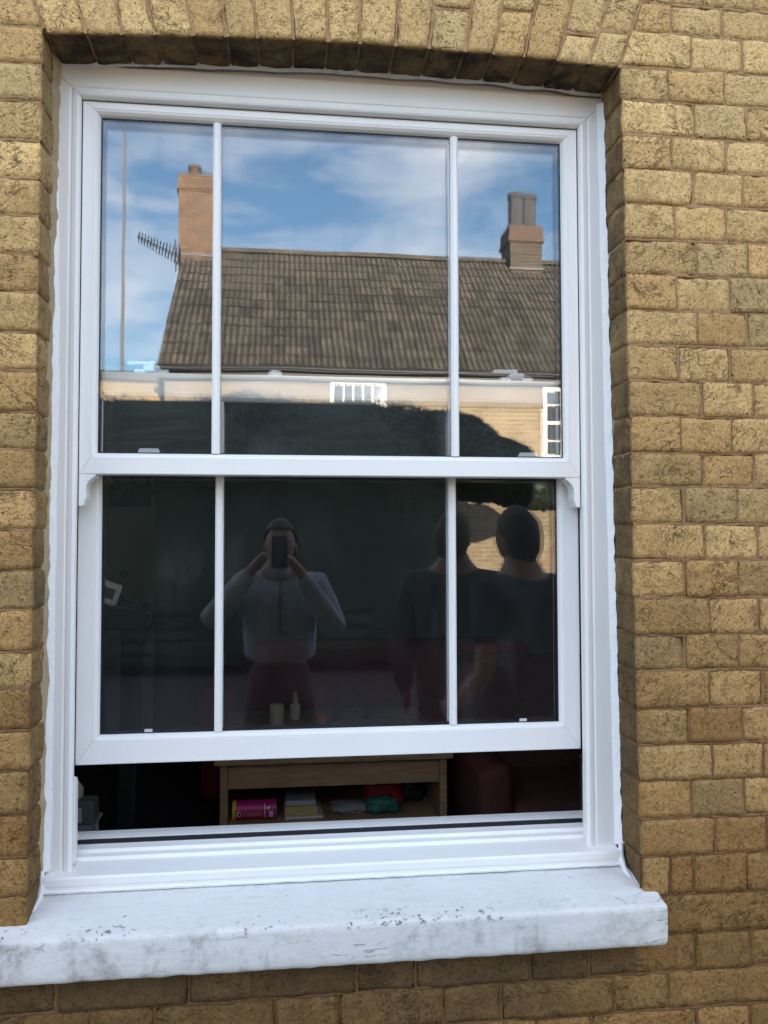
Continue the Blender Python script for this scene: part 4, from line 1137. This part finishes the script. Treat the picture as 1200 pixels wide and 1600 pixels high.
# big dark evergreen hedge across the street, in the shadow of our house
M['leaf'] = NT('evergreen_leaf')
_p = M['leaf'].pos(); _c = M['leaf'].mix(M['leaf'].noise(_p, 4, 4, .6), C(.014, .024, .016), C(.034, .048, .028))
M['leaf'] = M['leaf'].set(_c, .55, None, .3)
M['bark'] = simple('bark', (.07, .055, .04), .9, .3, 20, .006, 40)
def evergreen(name, label, cat, base, lobes, n, stem, seed, box=1.0):
    """dense clipped foliage: shaped mass of twigs with small leaves standing proud of it"""
    e = empty(name, base, 0, label, cat)
    rg = random.Random(seed); V = []; F = []
    tot = sum(l[3]*l[4]+l[4]*l[5]+l[3]*l[5] for l in lobes)
    def surf(l, d):
        q = Vector([math.copysign(abs(c)**box, c) for c in d])
        k = 1+.07*noise.noise(q*2.2+Vector((l[0], l[1], l[2])))+.03*noise.noise(q*7+Vector((l[2], 0, 0)))
        return Vector((l[0]+q.x*l[3]*k, l[1]+q.y*l[4]*k, l[2]+q.z*l[5]*k))
    core = MB()
    for l in lobes:
        k = int(n*(l[3]*l[4]+l[4]*l[5]+l[3]*l[5])/tot)
        bm = bmesh.new(); bmesh.ops.create_icosphere(bm, subdivisions=5, radius=1)
        P = []
        for v in bm.verts:
            p = surf(l, v.co.normalized()); c = Vector(l[:3]); p = c+(p-c)*(.965+.03*noise.noise(v.co*17)); p.z = max(.01, p.z); P.append(p)
        core.add(P, [tuple(v.index for v in f.verts) for f in bm.faces]); bm.free()
        for _ in range(k):
            d = Vector((rg.gauss(0, 1), rg.gauss(0, 1), rg.gauss(0, 1))).normalized()
            c = Vector(l[:3]); c = c+(surf(l, d)-c)*rg.uniform(.95, 1.012); c.z = max(.02, c.z)
            u = Vector((rg.gauss(0, 1), rg.gauss(0, 1), rg.gauss(0, 1))).normalized(); v = u.orthogonal().normalized()
            L_ = rg.uniform(.018, .032); W_ = L_*.45; b0 = len(V)
            V += [c-u*L_, c+v*W_, c+u*L_, c-v*W_]; F.append((b0, b0+1, b0+2, b0+3))
    b0 = len(V); V += core.v; F += [tuple(i+b0 for i in f) for f in core.f]
    me = bpy.data.meshes.new('foliage'); me.from_pydata([tuple(p) for p in V], [], F); me.update()
    link('foliage', me, M['leaf'], e)
    b = MB()
    for pts, r in stem: b.tube(pts, r, 8)
    b.build('trunk', M['bark'], e)
evergreen('evergreen_hedge', 'tall clipped dark evergreen hedge in shade across the street, reflected in the glass', 'hedge', (-1.0, -9.6, 0),
    [(-3.2, 0, 1.7, 1.9, .8, 1.86), (-.6, .05, 1.7, 1.9, .8, 1.90), (1.7, 0, 1.7, 1.75, .8, 1.88)], 70000,
    [([(x, 0, -.1), (x+.05, 0, 1.2), (x-.1, .1, 2.4)], [.09, .07, .03]) for x in (-3.4, -1.8, 0, 1.6)], 5, .42)
evergreen('holm_oak', 'small dark evergreen tree with spreading crown beside the hedge, reflected in the glass', 'tree', (2.05, -9.6, 0),
    [(.12, 0, 2.93, .92, .8, .56), (.85, .05, 2.66, .72, .6, .48), (1.52, .05, 2.40, .66, .5, .33)], 26000,
    [([(0, 0, -.1), (.02, 0, 1.2), (.08, .02, 2.2), (.2, 0, 2.9)], [.10, .08, .06, .03]), ([(.06, 0, 2.0), (.5, .05, 2.5), (.9, .05, 2.7)], [.05, .035, .015]), ([(.04, 0, 1.9), (-.4, .02, 2.4), (-.6, 0, 2.8)], [.05, .035, .015])], 8, .9)

# ------------------------------------------------------------------ people standing outside, seen as reflections
M['skin'] = simple('skin', (.22, .125, .085), .55, .08, 20); M['hair'] = simple('dark_hair', (.03, .022, .016), .6, .3, 40, .004, 200)
M['fleece'] = simple('pale_fleece', (.25, .29, .34), .95, .08, 20, .022, 13, .1); M['trouser'] = simple('dark_trousers', (.02, .022, .03), .9, .2, 10, .002, 200)
M['navy'] = simple('navy_cotton', (.016, .022, .038), .9, .2, 10, .02, 11); M['shoe'] = simple('shoe', (.03, .03, .03), .6)
M['eyewhite'] = simple('eye_white', (.62, .6, .57), .2, .03); M['lip'] = simple('lip', (.24, .105, .085), .5, .05)
M['olive'] = simple('dark_olive', (.03, .032, .026), .9, .2, 10, .02, 11)
def skin_obj(name, chains, mat, parent, levels=2, head=None):
    """chains: lists of (point, radius); shared points (same coordinates) are joined"""
    V = []; E = []; Rr = []; idx = {}
    def vid(p, r):
        k = tuple(round(c, 4) for c in p)
        if k not in idx: idx[k] = len(V); V.append(tuple(p)); Rr.append(r)
        return idx[k]
    for ch in chains:
        ids = [vid(p, r) for p, r in ch]
        E += [e_ for e_ in zip(ids[:-1], ids[1:]) if e_ not in E]
    me = bpy.data.meshes.new(name); me.from_pydata(V, E, []); me.update()
    o = bpy.data.objects.new(name, me); COL.objects.link(o)
    m = o.modifiers.new('skin', 'SKIN'); m.use_smooth_shade = True
    lay = me.skin_vertices[0] if me.skin_vertices else None
    if lay is None:
        bm = bmesh.new(); bm.from_mesh(me); bm.verts.layers.skin.verify(); bm.to_mesh(me); bm.free(); lay = me.skin_vertices[0]
    for i, r in enumerate(Rr):
        lay.data[i].radius = r if isinstance(r, tuple) else (r, r); lay.data[i].use_root = (i == 0)
    s_ = o.modifiers.new('sub', 'SUBSURF'); s_.levels = levels; s_.render_levels = levels
    bpy.context.view_layer.update()
    dg = bpy.context.evaluated_depsgraph_get()
    me2 = bpy.data.meshes.new_from_object(o.evaluated_get(dg)); bpy.data.objects.remove(o)
    if head is not None:
        bm = bmesh.new(); bm.from_mesh(me2); tmp = bpy.data.meshes.new('t'); head.to_mesh(tmp); bm.from_mesh(tmp); bm.to_mesh(me2); bm.free(); bpy.data.meshes.remove(tmp)
    me2.polygons.foreach_set('use_smooth', [True]*len(me2.polygons))
    return link(name, me2, mat, parent)
def head_bm(c, rz, tilt=0):
    bm = bmesh.new(); bmesh.ops.create_uvsphere(bm, u_segments=72, v_segments=56, radius=1)
    for v in bm.verts:
        p = v.co.copy()    # face looks to +y
        q = Vector((p.x*.075, p.y*.095, p.z*.115))
        if p.z < 0: q.x *= 1-.22*(-p.z); q.y *= 1-.12*(-p.z) if p.y > 0 else 1-.25*(-p.z)
        if p.y > 0:
            f = math.exp(-(p.x/(.13-.10*max(0, p.z+.18)))**2)*(math.exp(-((p.z+.18)/.10)**2)+.55*math.exp(-((p.z-.02)/.14)**2)); q.y += .021*f        # nose
            q.y += .005*math.exp(-((p.z-.24)/.08)**2)*math.exp(-(p.x/.55)**4)      # brow
            for sx in (-.36, .36): q.y -= .007*math.exp(-((p.x-sx)/.14)**2-((p.z-.08)/.10)**2)   # eye sockets
            q.y += .006*math.exp(-(p.x/.25)**2-((p.z+.45)/.06)**2); q.y -= .004*math.exp(-(p.x/.25)**2-((p.z+.52)/.03)**2)  # lips
            q.y += .006*math.exp(-(p.x/.3)**2-((p.z+.8)/.14)**2)
        v.co = q
    for sx in (-1, 1):
        r = bmesh.ops.create_icosphere(bm, subdivisions=2, radius=1)
        for v in r['verts']: v.co = Vector((sx*.074+v.co.x*.010, v.co.y*.018-.005+.0, v.co.z*.032-.012))
    bm.transform(Matrix.Translation(c) @ Matrix.Rotation(rz, 4, 'Z') @ Matrix.Rotation(tilt, 4, 'X'))
    return bm
def hair_obj(c, rz, tilt, parent, mat, full=1.0):
    bm = bmesh.new(); bmesh.ops.create_uvsphere(bm, u_segments=32, v_segments=24, radius=1)
    dele = []
    for v in bm.verts:
        p = v.co.copy(); lim = .52+.05*noise.noise(p*9) if p.y > .45 else (.40-.55*(.45-p.y)/.5 if p.y > -.05 else -.80)
        if p.z < lim: dele.append(v)
        v.co = Vector((p.x*.086, p.y*.106-.004, p.z*.128))*(1+.03*noise.noise(p*5)+.03*noise.noise(p*17))
    bmesh.ops.delete(bm, geom=dele, context='VERTS')
    bm.transform(Matrix.Translation(c) @ Matrix.Rotation(rz, 4, 'Z') @ Matrix.Rotation(tilt, 4, 'X'))
    me = bpy.data.meshes.new('hair'); bm.to_mesh(me); bm.free(); me.polygons.foreach_set('use_smooth', [True]*len(me.polygons))
    o = link('hair', me, mat, parent); s = o.modifiers.new('solid', 'SOLIDIFY'); s.thickness = .012; s.offset = -1
    return o
def face_parts(c, rz, tilt, parent):
    m = Matrix.Translation(c) @ Matrix.Rotation(rz, 4, 'Z') @ Matrix.Rotation(tilt, 4, 'X')
    for sx in (-1, 1):
        b = MB(); b.lathe([(.001, -.0105), (.008, -.007), (.0108, 0), (.008, .007), (.001, .0105)], (0, 0, 0), 16, m @ Matrix.Translation((sx*.027, .0745, .009)) @ Matrix.Rotation(-pi/2, 4, 'X')); b.build('eye', M['eyewhite'], parent)
        b = MB(); b.lathe([(.0047, 0), (.0047, .0009), (.001, .0012)], (0, 0, 0), 14, m @ Matrix.Translation((sx*.027, .0838, .009)) @ Matrix.Rotation(-pi/2, 4, 'X')); b.build('iris', M['hair'], parent)
        b = MB(); b.tube([m @ Vector((sx*.012, .0915, .026)), m @ Vector((sx*.027, .0905, .031)), m @ Vector((sx*.043, .0800, .027))], [.0028, .0036, .002], 6); b.build('eyebrow', M['hair'], parent)
    b = MB(); b.tube([m @ Vector((-.022, .079, -.053)), m @ Vector((-.008, .0885, -.0515)), m @ Vector((0, .0893, -.0525)), m @ Vector((.008, .0885, -.0515)), m @ Vector((.022, .079, -.053))], [.001, .0042, .0046, .0042, .001], 8); b.build('lips', M['lip'], parent)
def fingers(wrist, dirv, side, curl, thumb_side, r=.0088):
    """palm and five fingers as chains from the wrist; dirv along the hand, side across the knuckles, curl the bending direction"""
    d = Vector(dirv).normalized(); s = Vector(side); s = (s-d*s.dot(d)).normalized(); c = Vector(curl).normalized(); W = Vector(wrist)
    ch = [[(W, .026), (W+d*.045, (.034, .020)), (W+d*.085, (.036, .016))]]
    for i, (off, ln) in enumerate(((-.030, .062), (-.010, .072), (.011, .068), (.030, .054))):
        a = W+d*.078+s*off
        ch.append([(a, r), (a+d*ln*.45+c*ln*.15, r), (a+d*ln*.72+c*ln*.50, r*.92), (a+d*ln*.70+c*ln*.86, r*.85)])
    a = W+d*.025+s*(-.030*thumb_side)
    ch.append([(a, .012), (a+d*.025-s*(.022*thumb_side), .011), (a+d*.052-s*(.028*thumb_side)+c*.012, .0095), (a+d*.072-s*(.022*thumb_side)+c*.026, .0085)])
    return ch
def person(name, label, base, rz, pose):
    """pose in local metres: x right of the figure's own axis, +y the way it faces"""
    e = empty(name, base, rz, label, 'person', None)
    P = pose; V = Vector
    hd = head_bm(P['head'], P.get('hrz', 0), P.get('tilt', 0))
    ch = [[(V(P['hip']), (.13, .10)), (V(P['waist']), (.125, .095)), (V(P['chest']), (.15, .11)), (V(P['neck'])-V((0, .01, .095)), (.11, .07)), (V(P['neck']), .066), (V(P['head'])+V((0, -.01, -.02)), .062)]]
    for sd in ('L', 'R'):
        sh, el, wr = V(P['sh'+sd]), V(P['el'+sd]), V(P['wr'+sd])
        ch.append([(V(P['neck'])-V((0, .01, .095)), (.11, .07)), (sh, .055), ((sh+el)/2, .046), (el, .040), ((el*.45+wr*.55), .036), (wr, .026)])
        hpj, kn, an = V(P['hp'+sd]), V(P['kn'+sd]), V(P['an'+sd])
        ch.append([(V(P['hip']), (.13, .10)), (V(P['hip'])-V((0, 0, .06)), (.11, .09)), (hpj-V((0, 0, .10)), .075), (((hpj+kn)/2)-V((0, 0, .03)), .07), (kn, .055), ((kn*.6+an*.4), .052), (an, .036), (an+V((0, .12, -.05)), .035), (an+V((0, .19, -.06)), .028)])
        f = P['hand'+sd]
        ch += fingers(wr, f[0], f[1], f[2], f[3])
    skin_obj('body', ch, M['skin'], e, 2, hd); hd.free()
    face_parts(P['head'], P.get('hrz', 0), P.get('tilt', 0), e)
    hair_obj(P['head'], P.get('hrz', 0), P.get('tilt', 0), e, P.get('hairmat', M['hair']))
    # top
    tp = [([(V(P['hip'])+V((0, 0, -.12)), (.185, .135)), (V(P['hip'])+V((0, 0, .0)), (.195, .14))] if not P.get('short') else [(V(P['hip'])+V((0, 0, .08)), (.185, .135))]) + [(V(P['waist']), (.195, .14)), (V(P['chest'])-V((0, 0, .03)), (.195, .14)), (V(P['neck'])-V((0, .012, .075)), (.155, .105)), (V(P['neck'])-V((0, .008, -.002)), (.082, .080))]]
    for sd in ('L', 'R'):
        sh, el, wr = V(P['sh'+sd]), V(P['el'+sd]), V(P['wr'+sd])
        c0 = (V(P['neck'])-V((0, .012, .075)), (.155, .105))
        if P['sleeve'] == 'long': tp.append([c0, (sh, .075), ((sh+el)/2, .070), (el, .066), (el*.45+wr*.55, .055), (el*.08+wr*.92, .042)])
        else: tp.append([c0, (sh, .075), (sh*.5+el*.5, .066), (sh*.3+el*.7, .064)])
    top = skin_obj(P['topname'], tp, P['topmat'], e, 2)
    if P.get('zip'):
        zb = MB(); n_ = V(P['neck']); c_ = V(P['chest'])
        zb.box(-.004+c_.x, .004+c_.x, c_.y+.118, c_.y+.135, c_.z-.13, n_.z-.05); zb.build('zip', M['dblack'], e)
        cb2 = MB(); cb2.lathe([(.072, -.02), (.078, .0), (.072, .035), (.062, .035)], (n_.x, n_.y+.005, n_.z-.02), 20); cb2.build('collar', P['topmat'], e)
    tr = []
    for sd in ('L', 'R'):
        hpj, kn, an = V(P['hp'+sd]), V(P['kn'+sd]), V(P['an'+sd])
        tr.append([(V(P['hip'])+V((0, 0, .12 if P.get('short') else .09)), (.165, .122)), (V(P['hip'])+V((0, 0, .02)), (.155, .115)), (V(P['hip'])-V((0, 0, .06)), (.13, .11)), (hpj-V((0, 0, .10)), (.088, .10)), (((hpj+kn)/2)-V((0, 0, .03)), .086), (kn, .074), (an+V((0, 0, .02)), .062)])
    skin_obj('trousers', tr, M['trouser'], e, 2)
    for sd in ('L', 'R'):
        an = V(P['an'+sd]); skin_obj('shoe', [[(an+V((0, -.04, -.035)), .042), (an+V((0, .06, -.035)), (.046, .042)), (an+V((0, .17, -.045)), (.042, .032)), (an+V((0, .21, -.05)), (.03, .024))]], M['shoe'], e, 2)
    return e
legs = dict(hpL=(-.09, 0, .86), hpR=(.09, 0, .86), knL=(-.10, .02, .47), knR=(.10, .02, .47), anL=(-.11, -.01, .08), anR=(.11, -.01, .08))
# photographer, phone held up in both hands in front of the face
py = -2.02
ph = dict(legs); ph.update(hip=(0, 0, .93), waist=(0, .0, 1.08), chest=(0, .0, 1.30), neck=(0, .01, 1.475), head=(0, .03, 1.60), tilt=-.05,
    shL=(-.185, 0, 1.40), shR=(.185, 0, 1.40), elL=(-.345, .10, 1.215), elR=(.275, .12, 1.175), wrL=(-.115, .245, 1.50), wrR=(.085, .245, 1.485),
    handL=((.55, .25, .70), (.4, -.1, -.35), (.75, .1, -.25), 1), handR=((-.55, .25, .70), (-.4, -.1, -.35), (-.75, .1, -.25), 1),
    sleeve='long', topmat=M['fleece'], topname='fleece_top', zip=True, short=True)
person('person', 'person in pale zip fleece raising a phone with both hands, facing the window', (-.02, py, 0), 0, ph)
phn = empty('phone', (-.022, -1.718, 1.49), 0, 'black smartphone held upright in front of the face of the person in fleece', 'phone')
b = MB(); b.box(-.037, .037, -.008, 0, 0, .15); b.build('phone_body', simple('phone_glass', (.02, .02, .025), .15), phn, bevel=.003)
b = MB(); b.box(-.001, .034, .0002, .0025, .105, .145); b.build('camera_island', M['dblack'], phn, bevel=.001)
# man in navy tee, turned towards the photographer; head bare
mn = dict(legs); mn.update(hip=(0, 0, .92), waist=(0, .01, 1.08), chest=(0, .02, 1.31), neck=(0, .03, 1.50), head=(0, .05, 1.62), tilt=-.12, hrz=0,
    shL=(-.19, .02, 1.42), shR=(.19, .02, 1.42), elL=(-.24, .02, 1.13), elR=(.24, -.02, 1.13), wrL=(-.17, .22, 1.00), wrR=(.22, .18, .98),
    handL=((.35, .9, -.2), (0, -.2, -1), (.6, 0, -.5), 1), handR=((-.1, .9, -.3), (0, -.2, -1), (-.6, 0, -.5), 1),
    sleeve='short', topmat=M['navy'], topname='tee_shirt')
person('person', 'person in dark navy tee shirt at the far right, back to the window, arms bent', (.925, -.98, .0), R(150), mn)
tb = dict(mn); tb.update(sleeve='long', topmat=M['olive'], topname='jacket', head=(0, .03, 1.63), hrz=.2, hairmat=M['hair'], elL=(-.25, 0, 1.12), elR=(.25, 0, 1.12), wrL=(-.24, .08, .88), wrR=(.24, .08, .88),
    handL=((0, .2, -1), (0, 1, 0), (.8, 0, -.2), 1), handR=((0, .2, -1), (0, 1, 0), (-.8, 0, -.2), 1))
person('person', 'person in dark olive jacket between the other two, back to the window', (.77, -1.62, 0), R(200), tb)
print('bricks as parts:', nbrick)
